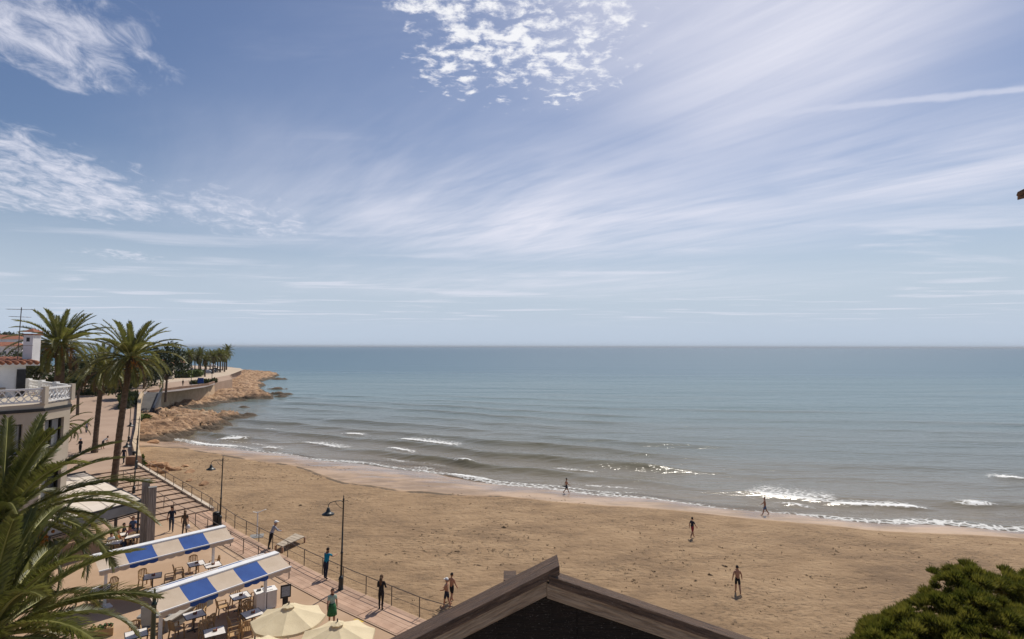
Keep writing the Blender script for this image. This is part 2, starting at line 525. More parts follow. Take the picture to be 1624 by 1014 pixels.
# ---------------------------------------------------------------- sea
def make_sea():
    m = bpy.data.materials.new('sea_water'); m.use_nodes = True
    t = NT(m.node_tree); b = t.n['Principled BSDF']
    pos = t.n.new('ShaderNodeNewGeometry').outputs['Position']
    def A(n):
        q = t.n.new('ShaderNodeAttribute'); q.attribute_name = n; return q.outputs['Fac']
    off, foam, thin, crest = A('offshore'), A('foam'), A('thin'), A('crest')
    var = t.noise(t.mapping(pos, rot=(0, 0, R(12)), sc=(0.25, 1.0, 1)), 0.02, 4, 0.6)
    o2 = t.m('ADD', off, t.m('MULTIPLY', t.m('SUBTRACT', var, 0.5), 0.16))
    col = t.ramp(o2, [(0.0, (0.20, 0.165, 0.115)), (0.08, (0.130, 0.142, 0.118)), (0.20, (0.080, 0.136, 0.132)),
                      (0.42, (0.058, 0.126, 0.140)), (0.62, (0.044, 0.112, 0.152)), (1.0, (0.038, 0.100, 0.160))])
    col = t.mix(t.m('MULTIPLY', crest, 0.6), col, (0.105, 0.098, 0.055))
    cells = t.voro(t.vm('ADD', t.mapping(pos, rot=(0, 0, R(-22)), sc=(0.8, 1.0, 1)), t.vm('MULTIPLY', t.noise(pos, 1.2, 3, 0.5, 0, True), (0.6, 0.6, 0.6))), 1.5, 'DISTANCE_TO_EDGE')
    lace = t.ss(cells, 0.02, 0.22, 1.0, 0.0)
    fn = t.noise(pos, 2.2, 5, 0.7)
    f = t.m('ADD', foam, t.m('MULTIPLY', t.m('SUBTRACT', fn, 0.5), 0.55))
    solid = t.ss(f, 0.62, 0.85)
    lacy = t.m('MULTIPLY', t.ss(f, 0.16, 0.5), lace)
    fm = t.m('MULTIPLY', t.m('MAXIMUM', solid, t.m('MULTIPLY', lacy, 0.75)), t.ss(foam, 0.01, 0.08), clamp=True)
    col = t.mix(fm, col, (0.78, 0.78, 0.76))
    t.l.new(col, b.inputs['Base Color'])
    b.inputs['IOR'].default_value = 1.33
    b.inputs['Specular IOR Level'].default_value = 0.42
    rg = t.ss(off, 0.0, 0.8, 0.12, 0.34, 'LINEAR')
    t.l.new(t.m('ADD', rg, t.m('MULTIPLY', fm, 0.5)), b.inputs['Roughness'])
    h1 = t.noise(t.mapping(pos, rot=(0, 0, R(20)), sc=(0.45, 1.0, 1)), 0.9, 5, 0.62, 0.3)
    h2 = t.noise(t.mapping(pos, rot=(0, 0, R(8)), sc=(0.3, 1.0, 1)), 0.16, 4, 0.6, 0.2)
    h3 = t.noise(t.mapping(pos, rot=(0, 0, R(5)), sc=(0.2, 1.0, 1)), 0.03, 3, 0.55)
    n1 = t.bump(h1, 0.5, 0.30)
    n2 = t.bump(h2, 0.55, 1.4, n1)
    n3 = t.bump(h3, 0.45, 5.0, n2)
    t.l.new(n3, b.inputs['Normal'])
    # thin sheets of backwash let the sand show
    tr = t.n.new('ShaderNodeBsdfTransparent'); tr.inputs[0].default_value = (0.9, 0.88, 0.84, 1)
    mx = t.n.new('ShaderNodeMixShader')
    t.put(mx.inputs[0], t.m('MULTIPLY', t.m('MULTIPLY', thin, 0.85), t.m('SUBTRACT', 1.0, fm)))
    t.l.new(b.outputs[0], mx.inputs[1]); t.l.new(tr.outputs[0], mx.inputs[2])
    t.l.new(mx.outputs[0], t.n['Material Output'].inputs[0])
    return m
M_SEA = make_sea()

xb = np.arange(-150, 190.1, 0.55)
tn = np.concatenate([np.arange(-6, 50, 0.22), np.arange(50, 110, 0.6)])
tf = [110.0]
while tf[-1] < 60000:
    tf.append(tf[-1] * 1.07 + 0.4)
trow = np.concatenate([tn, np.array(tf)])
XB, TT = np.meshgrid(xb, trow)
fan = 1 + np.maximum(TT - 70, 0) / 110.0
XX = XB * fan
YY = shore(XB) * np.where(TT > 110, 1, 1) + TT
# swell lines that bend with the shore, steeper as they come in
wob = 9.0 * (fbm(XX * 0.018, YY * 0.018, 5, 3) - 0.5) + 2.6 * (fbm(XX * 0.07, YY * 0.05, 6, 2) - 0.5)
ph = TT + wob
lam_ph = 2 * math.pi * (ph / 8.2) / (1 + np.maximum(ph, 0) * 0.0045)
env = fbm(XX * 0.022, YY * 0.075, 9, 3)
env = np.clip((env - 0.33) * 3.4, 0.22, 1.25)
amp = 0.42 * np.clip((TT + 2) / 9, 0, 1) * np.exp(-np.maximum(TT - 16, 0) / 66.0)
wv = np.cos(lam_ph)
sharp = np.clip((wv + 1) / 2, 0, 1) ** 2.6
ZS = amp * env * (sharp * 1.5 - 0.42)
ZS += 0.05 * (fbm(XX * 0.5, YY * 0.9, 12, 3) - 0.5) * np.clip(TT / 6, 0, 1) * np.exp(-TT / 120)
edge = 0.5 * (fbm(XX * 0.09, XX * 0 + 3.0, 31, 3) - 0.5) * 0.5
ZS += np.where(TT < 3, edge * np.clip((3 - TT) / 5, 0, 1) * 0.3 + 0.015, 0)
# foam: swash edge, named breakers, some loose lace
depth = ZS - sand_z(XX, YY)
foam = (0.75 + 0.3 * np.clip((-30 - XX) / 15, 0, 1)) * np.exp(-((TT + 0.3 - 1.7 * (fbm(XX * 0.17, XX * 0 + 1, 41, 3) - 0.5)) / (0.85 + 0.9 * np.clip((-30 - XX) / 15, 0, 1))) ** 2) * np.clip(0.6 + 1.5 * (fbm(XX * 0.12, YY * 0.0, 44, 3) - 0.32), 0, 1)
foam += 0.55 * np.exp(-((TT - 1.8 - 2.4 * (fbm(XX * 0.12, XX * 0 + 7, 47, 3) - 0.5)) / 0.5) ** 2) * np.clip(3 * (fbm(XX * 0.09, YY * 0, 49, 3) - 0.40), 0, 1)
foam += 0.5 * np.exp(-((TT - 4.6 - 3.4 * (fbm(XX * 0.08, XX * 0 + 17, 51, 3) - 0.5)) / 0.5) ** 2) * np.clip(4 * (fbm(XX * 0.10, YY * 0, 52, 3) - 0.55), 0, 1)
BREAK = [  # (u, v) of both ends of each breaking crest in the photograph, width of the white behind it
    ((632, 696), (722, 706), 2.2, 1.0), ((612, 710), (656, 717), 1.3, 0.8), ((540, 688), (578, 690), 1.3, 0.9), ((478, 703), (540, 713), 2.6, 0.75),
    ((343, 698), (390, 699), 1.4, 1.0), ((416, 682), (440, 681), 1.0, 0.7), ((412, 711), (446, 714), 1.2, 0.8), ((720, 735), (756, 739), 0.9, 0.85),
    ((652, 741), (688, 745), 1.4, 0.6), ((1180, 780), (1330, 800), 4.2, 0.7), ((1320, 800), (1470, 804), 1.5, 0.95), ((1520, 799), (1580, 800), 1.1, 0.85),
    ((1572, 756), (1640, 760), 2.2, 0.95), ((702, 753), (775, 763), 0.9, 0.8), ((1230, 797), (1290, 805), 0.9, 0.7), ((870, 740), (950, 748), 1.8, 0.42)]
for (p0, p1, wd, st) in BREAK:
    wd *= 1.55; st = min(1.1, st * 1.15)
    a3, b3 = spot(p0[0], p0[1], 0.05), spot(p1[0], p1[1], 0.05)
    dx_, dy_ = b3.x - a3.x, b3.y - a3.y
    Lr = math.hypot(dx_, dy_); ux, uy = dx_ / Lr, dy_ / Lr
    rx, ry = XX - a3.x, YY - a3.y
    s_ = rx * ux + ry * uy
    n_ = -rx * uy + ry * ux                        # + is seaward
    n_ = n_ + 0.9 * (fbm(XX * 0.25, YY * 0.25, 53, 3) - 0.5)
    ln = np.clip(np.minimum(s_ + 0.8, Lr + 0.8 - s_) / 2.2, 0, 1)
    prof = np.where(n_ < 0, np.clip(1 + n_ / 0.35, 0, 1), np.exp(-n_ / wd) * np.clip(1.15 - 0.5 * n_ / wd, 0, 1))
    foam = np.maximum(foam, st * prof * ln)
    ZS += 0.30 * st * ln * np.exp(-((n_ - 0.25) / 0.75) ** 2)
foam *= (TT < 100)
me = grid_mesh('sea', XX, YY, ZS)
attr(me, 'offshore', np.where(TT < 300, np.maximum(TT, 0) / 300.0 * 0.62, 0.62 + 0.38 * np.clip(np.log(np.maximum(TT, 1) / 300.0) / 3.0, 0, 1)))
attr(me, 'foam', np.clip(foam, 0, 1))
attr(me, 'thin', np.clip(1 - depth / 0.10, 0, 1))
attr(me, 'crest', np.clip(np.where(np.gradient(ZS, axis=0) > 0, 1, 0.15) * sharp * env * np.clip(amp / 0.2, 0, 1), 0, 1))
me.materials.append(M_SEA)
tag(link('sea', me), kind='structure')

# ---------------------------------------------------------------- rocky headland (height field from the distance to the coast)
COAST = [(-36, 62), (-44.5, 74), (-52.5, 88), (-59.7, 99.5), (-57.3, 104.5), (-56.5, 110), (-57, 115), (-59.5, 121), (-59.5, 129), (-62, 131), (-66.5, 130), (-72, 130.5), (-78, 133.5), (-82, 139), (-82.3, 146),
         (-80.0, 151), (-80.5, 158), (-80.6, 165.5), (-77.4, 169.4), (-73.6, 174), (-75.5, 182), (-84, 192), (-88, 202), (-98, 222), (-101, 231), (-113, 255),
         (-115, 264), (-118, 280), (-123, 296), (-128, 312), (-150, 335), (-185, 352), (-240, 372), (-420, 470), (-640, 640), (-900, 700), (-900, 40), (-60, 40)]
ISLE = [((-61.4, 132.9), 2.2, 0.9), ((-77.5, 190.5), 3.0, 0.7), ((-72, 181), 2.2, 0.6), ((-86, 213), 2.5, 0.6), ((-70.5, 151), 0.8, 0.3), ((-112, 275), 3, 0.5)]
def poly_dist(px, py, poly):
    P0 = np.array(poly, float); P1 = np.roll(P0, -1, 0)
    best = np.full(px.shape, 1e9); ins = np.zeros(px.shape, bool)
    for (x0, y0), (x1, y1) in zip(P0, P1):
        ex, ey = x1 - x0, y1 - y0
        tt_ = np.clip(((px - x0) * ex + (py - y0) * ey) / (ex * ex + ey * ey), 0, 1)
        best = np.minimum(best, np.hypot(px - x0 - tt_ * ex, py - y0 - tt_ * ey))
        c = ((y0 > py) != (y1 > py)) & (px < (x1 - x0) * (py - y0) / (y1 - y0 + 1e-12) + x0)
        ins ^= c
    return np.where(ins, best, -best)

def make_rock():
    m = bpy.data.materials.new('shore_rock'); m.use_nodes = True
    t = NT(m.node_tree); b = t.n['Principled BSDF']
    pos = t.n.new('ShaderNodeNewGeometry').outputs['Position']
    x, y, z = t.xyz(pos)
    s1 = t.noise(t.mapping(pos, rot=(0, 0, R(35)), sc=(0.3, 1, 2.2)), 0.5, 6, 0.65)
    s2 = t.noise(pos, 1.6, 5, 0.7)
    col = t.ramp(t.m('ADD', t.m('MULTIPLY', s1, 0.6), t.m('MULTIPLY', s2, 0.4)),
                 [(0.34, (0.085, 0.055, 0.036)), (0.43, (0.20, 0.115, 0.062)), (0.52, (0.36, 0.215, 0.118)), (0.66, (0.47, 0.335, 0.215))])
    tide = t.ss(t.m('ADD', z, t.m('MULTIPLY', t.m('SUBTRACT', s1, 0.5), 1.2)), 0.6, 1.25, 1, 0)     # weed and lichen band of the tide
    col = t.mix(t.m('MULTIPLY', tide, 0.9), col, (0.045, 0.033, 0.02))
    t.l.new(col, b.inputs['Base Color'])
    b.inputs['Roughness'].default_value = 0.88
    t.l.new(t.bump(t.m('ADD', s1, t.m('MULTIPLY', s2, 0.6)), 0.9, 0.5), b.inputs['Normal'])
    return m
M_ROCK = make_rock()
gx = np.arange(-175, -30, 0.5); gy = np.concatenate([np.arange(62, 200, 0.42), np.arange(200, 360, 0.8)])
XX, YY = np.meshgrid(gx, gy)
wx = 2.4 * (fbm(XX * 0.16, YY * 0.16, 61, 3) - 0.5); wy = 2.4 * (fbm(XX * 0.16, YY * 0.16, 67, 3) - 0.5)
dist = poly_dist(XX + wx, YY + wy, COAST) + 0.4
for (c, r, hgt) in ISLE:
    dist = np.maximum(dist, (r - np.hypot((XX + wx * 1.3 - c[0]) * 0.7, (YY + wy * 1.3 - c[1]) * 1.2)) * 0.5)
lay = fbm((XX * 0.8 + YY * 0.5) * 0.10, (YY * 0.8 - XX * 0.5) * 0.3, 71, 4, 0.6)
ridge = 1 - np.abs(2 * fbm((XX * 0.8 + YY * 0.55) * 0.16, (YY * 0.8 - XX * 0.55) * 0.5, 73, 3) - 1)
base = np.where(dist > 0, 1.9 * (1 - np.exp(-dist / 3.2)) + 0.035 * np.minimum(dist, 25), dist * 0.45)
ter = base + np.clip(dist / 2 + 0.4, 0, 1) * (1.9 * (lay - 0.5) + 1.5 * (ridge - 0.6))
st_ = 0.42
ter = 0.35 * ter + 0.65 * (np.floor(ter / st_) + np.clip((ter / st_ - np.floor(ter / st_)) * 2.6 - 0.8, 0, 1)) * st_
crack = np.abs(2 * fbm(XX * 0.33 + YY * 0.12, YY * 0.42, 79, 4, 0.6) - 1)
ter = ter + (0.35 * (fbm(XX * 0.9, YY * 0.9, 77, 3) - 0.5) - 1.15 * np.clip(0.17 - crack, 0, 1) / 0.17) * np.clip(dist / 3 + 0.3, 0, 1)
# keep it under the beach where the sand lies, under the promenade and the upper terrace inland
beach_in = np.clip((97.5 - YY) / 3, 0, 1)
ter = ter * (1 - beach_in) + (-0.6) * beach_in
me = grid_mesh('rocky_shore', XX, YY, np.maximum(ter, -3), smooth=False)
me.materials.append(M_ROCK)
tag(link('rocky_shore', me), kind='structure')

# ---------------------------------------------------------------- dry weed and drift scattered over the sand
m_weed = mat('dry_weed', (0.10, 0.068, 0.04), (0.16, 0.11, 0.065), 5, 0.95)
rsw = np.random.RandomState(11)
V = []; F = []; o = 0
n_c = 0
while n_c < 1700:
    x = rsw.uniform(-45, 45); u_ = rsw.uniform(5, 36); y = float(shore(x)) - u_
    if y < 24 + max(0, -x) * 0.62 + 1.5:
        continue
    if float(fbm(x * 0.11, y * 0.16, 15, 3)) < 0.36 + 0.22 * rsw.rand():
        continue
    z = float(sand_z(x, y)); n_c += 1
    k = rsw.randint(2, 6); big = rsw.uniform(0.25, 0.55) if rsw.rand() < .97 else 1.1
    for _ in range(k):
        a_ = rsw.uniform(0, 3.14); L_ = rsw.uniform(.06, .22) * big; w_ = rsw.uniform(.02, .05) * big
        cx_ = x + rsw.normal() * .12 * big; cy_ = y + rsw.normal() * .10 * big
        dx_, dy_ = math.cos(a_) * L_, math.sin(a_) * L_ * .7
        h_ = rsw.uniform(.03, .08)
        V += [(cx_ - dx_, cy_ - dy_, z - .02), (cx_ + dy_ * w_ / L_ * 2, cy_ - dx_ * w_ / L_ * 2, z + h_ * .4), (cx_ + dx_, cy_ + dy_, z - .01), (cx_ - dy_ * w_ / L_ * 2, cy_ + dx_ * w_ / L_ * 2, z + h_)]
        F += [(o, o + 1, o + 2, o + 3)]; o += 4
me = bpy.data.meshes.new('beach_weed'); me.from_pydata(V, [], F); me.materials.append(m_weed)
tag(link('beach_weed', me), 'bits of dry seaweed and drift scattered over the sand', 'seaweed', kind='stuff')

# ---------------------------------------------------------------- common materials
m_pave = mat('promenade_paving', (0.36, 0.238, 0.148), (0.415, 0.285, 0.185), 0.35, 0.85, 0.15, 9, 0.01, detail=8)
m_upave = mat('upper_paving', (0.325, 0.225, 0.16), (0.375, 0.265, 0.192), 0.25, 0.85, detail=8)
m_plank = mat('deck_plank', (0.42, 0.275, 0.19), (0.35, 0.22, 0.148), 1.5, 0.75, 0.2, 12, rnd=0.16)
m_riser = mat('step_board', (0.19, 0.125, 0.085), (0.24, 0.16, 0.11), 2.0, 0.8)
m_tread = mat('step_paving', (0.34, 0.232, 0.16), (0.385, 0.268, 0.19), 0.8, 0.85, rnd=0.06, detail=7)
m_kerb = mat('kerb_stone', (0.55, 0.47, 0.38), (0.42, 0.35, 0.28), 1.2, 0.85)
m_iron = mat('rail_steel', (0.09, 0.075, 0.065), (0.14, 0.11, 0.09), 4, 0.5, metal=0.3)
m_lamp = mat('lamp_iron', (0.012, 0.016, 0.016), (0.022, 0.026, 0.025), 5, 0.42, spec=0.5)
m_glass_w = mat('lamp_glass', (0.65, 0.65, 0.6), rough=0.25)
m_cream = mat('cream_render', (0.46, 0.40, 0.32), (0.40, 0.34, 0.265), 0.6, 0.9, 0.05, 20, detail=7)
m_white = mat('white_paint', (0.74, 0.73, 0.71), (0.64, 0.63, 0.61), 1.0, 0.8, detail=7)
m_whitep = mat('white_powder_coat', (0.74, 0.73, 0.72), (0.68, 0.67, 0.66), 2.0, 0.4)
m_black = mat('black_trim', (0.016, 0.015, 0.015), (0.025, 0.024, 0.024), 3, 0.5)
m_tile = mat('roof_tile_clay', (0.30, 0.115, 0.062), (0.20, 0.078, 0.045), 3.0, 0.85, rnd=0.2)
m_curtain = mat('curtain', (0.36, 0.37, 0.36), (0.24, 0.25, 0.25), 6, 0.9, sc=(6, 6, 0.2))
m_pane = mat('window_glass', (0.03, 0.035, 0.04), (0.045, 0.05, 0.055), 1, 0.06, spec=0.6)
m_fcream = mat('awning_cream', (0.56, 0.46, 0.36), (0.51, 0.41, 0.31), 1.2, 0.85, detail=6, bump=0.35, bscale=2.2, bdist=0.06, trans=0.14)
m_fblue = mat('awning_blue', (0.028, 0.085, 0.30), (0.022, 0.068, 0.25), 1.2, 0.8, detail=6, bump=0.35, bscale=2.2, bdist=0.06, trans=0.14)
m_fwhite = mat('awning_offwhite', (0.66, 0.59, 0.51), (0.60, 0.53, 0.45), 0.8, 0.85, detail=6, sc=(1, 1, 1), bump=0.35, bscale=2.2, bdist=0.06, trans=0.12)
m_fgrey = mat('valance_grey', (0.19, 0.19, 0.195), (0.16, 0.16, 0.165), 1.5, 0.7)
m_dgrey = mat('anthracite_metal', (0.035, 0.036, 0.04), (0.05, 0.05, 0.055), 3, 0.45, metal=0.2)
m_umb = mat('parasol_canvas', (0.72, 0.62, 0.42), (0.66, 0.56, 0.37), 1.6, 0.85, detail=6, bump=0.35, bscale=2.2, bdist=0.06, trans=0.22)
m_pillar = mat('weathered_board', (0.33, 0.29, 0.25), (0.22, 0.19, 0.165), 2.0, 0.85, 0.3, 14, sc=(6, 6, 0.5))
m_plast = mat('tan_plastic', (0.42, 0.27, 0.135), (0.36, 0.225, 0.105), 3, 0.5, rnd=0.12)
m_ttop = mat('table_top', (0.72, 0.68, 0.64), (0.62, 0.58, 0.54), 3, 0.5)
m_ttrim = mat('table_trim', (0.07, 0.06, 0.055), None, 3, 0.5)
m_paint = mat('yellow_paint', (0.62, 0.42, 0.05), (0.44, 0.29, 0.07), 6, 0.7, detail=6)
m_conc = mat('grey_concrete', (0.23, 0.225, 0.215), (0.17, 0.165, 0.16), 0.8, 0.85, 0.2, 8, detail=7)
m_dconc = mat('dark_concrete', (0.075, 0.07, 0.068), (0.10, 0.095, 0.09), 0.5, 0.85, 0.2, 8, detail=7)
m_stonew = mat('stone_wall', (0.50, 0.36, 0.23), (0.42, 0.29, 0.18), 1.2, 0.9, 0.5, 4, 0.05, detail=8)
m_brown = mat('brown_stone', (0.19, 0.11, 0.07), (0.26, 0.155, 0.10), 1.2, 0.9, 0.5, 5, 0.04, detail=7)
m_path = mat('pale_path', (0.50, 0.40, 0.30), (0.44, 0.35, 0.26), 0.2, 0.9, detail=6)
m_asph = mat('asphalt', (0.21, 0.18, 0.165), (0.27, 0.23, 0.21), 0.15, 0.9, detail=7)
m_boul = mat('sandstone_boulder', (0.40, 0.235, 0.125), (0.25, 0.14, 0.078), 0.9, 0.9, 0.6, 4, 0.06, detail=7, rnd=0.15)
m_soil = mat('town_ground', (0.23, 0.17, 0.11), (0.13, 0.12, 0.06), 0.08, 0.95, detail=8)

# ---------------------------------------------------------------- promenade, steps, ramps
EDGE = [Vector(p) for p in [(-25.3, 48.75), (-20.6, 43.7), (-15.4, 38.9), (-12.2, 36.05), (-9.05, 33.4), (-4.47, 29.85), (4, 24.9), (14, 19.0), (40, 5)]]
PZ, UZ = 2.2, 3.4
B0, T0 = Vector((-25.3, 48.75)), Vector((-39.7, 60.95))
SD = (T0 - B0).normalized(); SL = Vector((SD.y * -1.0, SD.x)).normalized()      # left of the climb
if SL.x > 0: SL = -SL
poly = [(p.x, p.y) for p in EDGE] + [(40, -40), (-420, -40), (-420, 30)]
bl = B0 + SL * 16
poly += [(bl.x, bl.y)]
mb = MB().prism(poly, -0.5, PZ)
prom = tag(mb.build('promenade', m_pave), kind='structure')
nst = 12
st = tag(link('stairs', None), kind='structure')
for i in range(nst):
    a = B0.lerp(T0, i / nst); b = B0.lerp(T0, (i + 1) / nst) + SD * 0.04
    wd = 5.2
    z1 = PZ + (i + 1) * (UZ - PZ) / nst
    a2, b2 = a + SL * wd, b + SL * wd
    a3 = a - SD * -0.05
    q = [(a.x + SD.x * .05, a.y + SD.y * .05), (b.x, b.y), (b2.x, b2.y), (a2.x + SD.x * .05, a2.y + SD.y * .05)]
    MB().prism(q, 1.0, z1).build('step', m_tread, st)
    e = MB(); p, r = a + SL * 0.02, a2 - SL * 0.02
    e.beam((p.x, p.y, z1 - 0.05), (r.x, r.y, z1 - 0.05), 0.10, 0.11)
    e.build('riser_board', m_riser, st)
# pale kerb down the sea side of the steps
a, b = B0 - SL * 0.16, T0 - SL * 0.16
kb = MB().beam((a.x, a.y, PZ + 0.05), (b.x, b.y, UZ + 0.05), 0.3, 0.34)
tag(kb.build('kerb', m_kerb), kind='structure')
# ramp beside the steps
c0, c1 = B0 + SL * 5.2, T0 + SL * 5.2; d0, d1 = B0 + SL * 16, T0 + SL * 16
tag(MB().add([(c0.x, c0.y, PZ + .004), (d0.x, d0.y, PZ + .004), (d1.x, d1.y, UZ), (c1.x, c1.y, UZ), (c0.x, c0.y, 0), (d0.x, d0.y, 0), (d1.x, d1.y, 0), (c1.x, c1.y, 0)],
             [(0, 1, 2, 3)[::-1], (4, 5, 6, 7), (0, 4, 5, 1), (1, 5, 6, 2), (2, 6, 7, 3), (3, 7, 4, 0)]).build('ramp', m_upave), kind='structure')

# deck of planks along the railing
def offset_line(pts, d):
    out = []
    for i, p in enumerate(pts):
        t = (pts[min(i + 1, len(pts) - 1)] - pts[max(i - 1, 0)]).normalized()
        out.append(p + Vector((-t.y, t.x)) * -d)          # + is inland (right of travel is negative)
    return out
inl = -1.0 if offset_line(EDGE, 1.0)[4].y > EDGE[4].y else 1.0
deck = tag(link('boardwalk', None), kind='structure')
rows = 6
random.seed(4)
line = EDGE[:8]
for r in range(rows):
    o0 = offset_line(line, inl * (0.12 + r * 0.30)); o1 = offset_line(line, inl * (0.12 + r * 0.30 + 0.288))
    for i in range(len(line) - 1):
        n = max(1, int((line[i + 1] - line[i]).length / 2.4 + 0.5))
        for k in range(n):
            f0, f1 = k / n + (0.004 if k else 0), (k + 1) / n - 0.004
            q = [o0[i].lerp(o0[i + 1], f0), o0[i].lerp(o0[i + 1], f1), o1[i].lerp(o1[i + 1], f1), o1[i].lerp(o1[i + 1], f0)]
            MB().prism([(p.x, p.y) for p in q], PZ + 0.002, PZ + 0.035 + random.uniform(0, .008)).build('plank', m_plank, deck)
# low stone border between deck and paving
o0 = offset_line(line, inl * 1.93); o1 = offset_line(line, inl * 2.02)
for i in range(len(line) - 1):
    MB().prism([(p.x, p.y) for p in (o0[i], o0[i + 1], o1[i + 1], o1[i])], PZ + 0.002, PZ + 0.04).build('border', m_tread, deck)

# upper promenade and terrace, rising gently towards the headland
def uz(y):
    return float(np.interp(y, [62, 92, 128, 400], [UZ, UZ + 0.15, 5.0, 5.0]))
PAR = [Vector(p) for p in [(-40.2, 61.6), (-46.5, 70.5), (-53.4, 81.5), (-60.5, 92.5), (-68.0, 104), (-75.5, 115.5), (-83.0, 128)]]
WALL = [Vector(p) for p in [(-84.6, 133.2), (-85.0, 139), (-85.2, 145), (-84.8, 151), (-85.0, 160), (-88.5, 170)]]
RIM = PAR + [Vector((-84.5, 131))] + [p + Vector((-0.4, 0)) for p in WALL] + [Vector(p) for p in [(-93, 190), (-105, 212), (-114, 233), (-120.5, 250), (-127, 268), (-134, 281), (-150, 302), (-185, 325)]]
mb = MB(); vs = []
for p in RIM:
    for k in range(7):
        f = k / 6
        vs.append((p.x + (-420 - p.x) * f ** 1.6, p.y - (p.y - 62) * 0.25 * f, uz(p.y)))
    vs.append((p.x, p.y, -1.0))
fs = []
for i in range(len(RIM) - 1):
    for k in range(6):
        a0 = i * 8 + k; b0 = (i + 1) * 8 + k
        fs.append((a0, b0, b0 + 1, a0 + 1))
    fs.append((i * 8 + 7, (i + 1) * 8 + 7, (i + 1) * 8, i * 8))
mb.add(vs, fs)
# near part that reaches to the top step
tl = T0 + SL * 16; tll = T0 + SL * 60
mb.add([(T0.x, T0.y, UZ), (PAR[0].x, PAR[0].y, UZ), (-420, 61.6, UZ), (tll.x - 300, tll.y, UZ), (tl.x, tl.y, UZ)], [(0, 1, 2, 3, 4)])
mb.add([(tl.x, tl.y, UZ), (tll.x - 300, tll.y, UZ), (bl.x - 300, bl.y, UZ), (bl.x, bl.y, PZ + .01)], [(0, 1, 2, 3)])
tag(mb.build('upper_promenade', m_upave), kind='structure')

# pale path and car park on the headland
def ribbon(name, ctr, wid, z, m, n=None):
    pts = [Vector(p) for p in ctr]
    vs = []; fs = []
    for i, p in enumerate(pts):
        t = (pts[min(i + 1, len(pts) - 1)] - pts[max(i - 1, 0)]).normalized(); s = Vector((-t.y, t.x))
        wd = wid[i] if hasattr(wid, '__len__') else wid
        for sg in (-1, 1):
            q = p + s * sg * wd / 2
            vs.append((q.x, q.y, z if not callable(z) else z(q.y)))
    for i in range(len(pts) - 1):
        fs.append((2 * i, 2 * i + 1, 2 * i + 3, 2 * i + 2))
    mbb = MB().add(vs, fs)
    # face up
    a, b, c = Vector(vs[0]), Vector(vs[1]), Vector(vs[2])
    if (b - a).cross(c - a).z < 0:
        mbb.f = [f[::-1] for f in mbb.f]
    return tag(mbb.build(name, m), kind='structure')
ribbon('footpath', [(-112, 150), (-108, 172), (-108, 195), (-113, 215), (-122, 240), (-130, 262), (-140, 280), (-158, 296), (-190, 308)], [8, 9, 11, 12, 12, 12, 12, 12, 12], 5.012, m_path)
tag(MB().add([(-132, 196, 5.006), (-122, 215, 5.006), (-130, 238, 5.006), (-141, 268, 5.006), (-165, 286, 5.006), (-230, 280, 5.006), (-230, 196, 5.006)], [tuple(range(7))]).build('car_park', m_asph), kind='structure')
ribbon('coast_road', [(-87, 128), (-84.5, 140), (-85, 152), (-88, 163), (-93, 172)], 6, 5.02, m_asph)

# wooded rise behind the town, far left
gx2 = np.linspace(0, 900, 60); gy2 = np.linspace(70, 800, 60)
XX, YY = np.meshgrid(gx2, gy2)
XX = -(YY * 0.74 + 45) - XX
hh = 26 * np.exp(-(((XX + 560) / 190) ** 2 + ((YY - 470) / 240) ** 2)) + 2.9
hh += 5 * (fbm(XX * 0.012, YY * 0.012, 91, 4) - 0.5) * np.clip((hh - 3) / 6, 0, 1)
me = grid_mesh('hill', XX, YY, hh)
me.materials.append(m_soil)
tag(link('hill', me), kind='structure')

# ================================================================ THINGS
def run_along(pts, step):
    out = []; left = 0.0
    for a, b in zip(pts[:-1], pts[1:]):
        L = (b - a).length; s = left
        while s < L:
            out.append(a.lerp(b, s / L)); s += step
        left = s - L
    out.append(pts[-1])
    return out
def railing(name, label, pts, h=1.0, step=2.15, zf=None, rails=(1.0, 0.5), r=0.024, group=None):
    """pts: 3-D polyline at ground level"""
    t = thing(name, label, 'railing', pts[0], 0, group)
    L = [p - pts[0] for p in pts]
    for p in run_along(L, step):
        MB().tube([p, p + Vector((0, 0, h))], r * 1.15, 6).build('post', m_iron, t)
    for k, f in enumerate(rails):
        MB().tube([p + Vector((0, 0, h * f)) for p in L], r if k == 0 else r * 0.55, 6).build('rail', m_iron, t)
    return t
e3 = [Vector((p.x, p.y, PZ + .03)) for p in offset_line(EDGE, inl * 0.06)]
railing('railing', 'long dark steel railing between the boardwalk planks and the sand', e3[:8])
s3 = [Vector((B0.x, B0.y, PZ)) - Vector((SL.x, SL.y, 0)) * .1, Vector((T0.x, T0.y, UZ)) - Vector((SL.x, SL.y, 0)) * .1]
railing('railing', 'dark steel railing climbing the sea side of the broad steps', s3)
i3 = offset_line(EDGE, inl * 2.15)
a = B0 + SL * 2.6; b = B0.lerp(T0, 0.72) + SL * 2.6
railing('railing', 'steel handrail down the middle of the broad steps ending beside the striped awnings',
        [Vector((b.x, b.y, PZ + 0.72 * 1.2)), Vector((a.x, a.y, PZ + 0.05))] + [Vector((p.x, p.y, PZ)) for p in (Vector((-22.4, 43.0)), Vector((-17.9, 38.8)), Vector((-13.2, 34.7)))])
railing('railing', 'short railing beside the beige house above the white awnings',
        [Vector((-44.5, 56.5, UZ)), Vector((-39.0, 52.0, 2.95)), Vector((-33.5, 46.8, 2.5))])

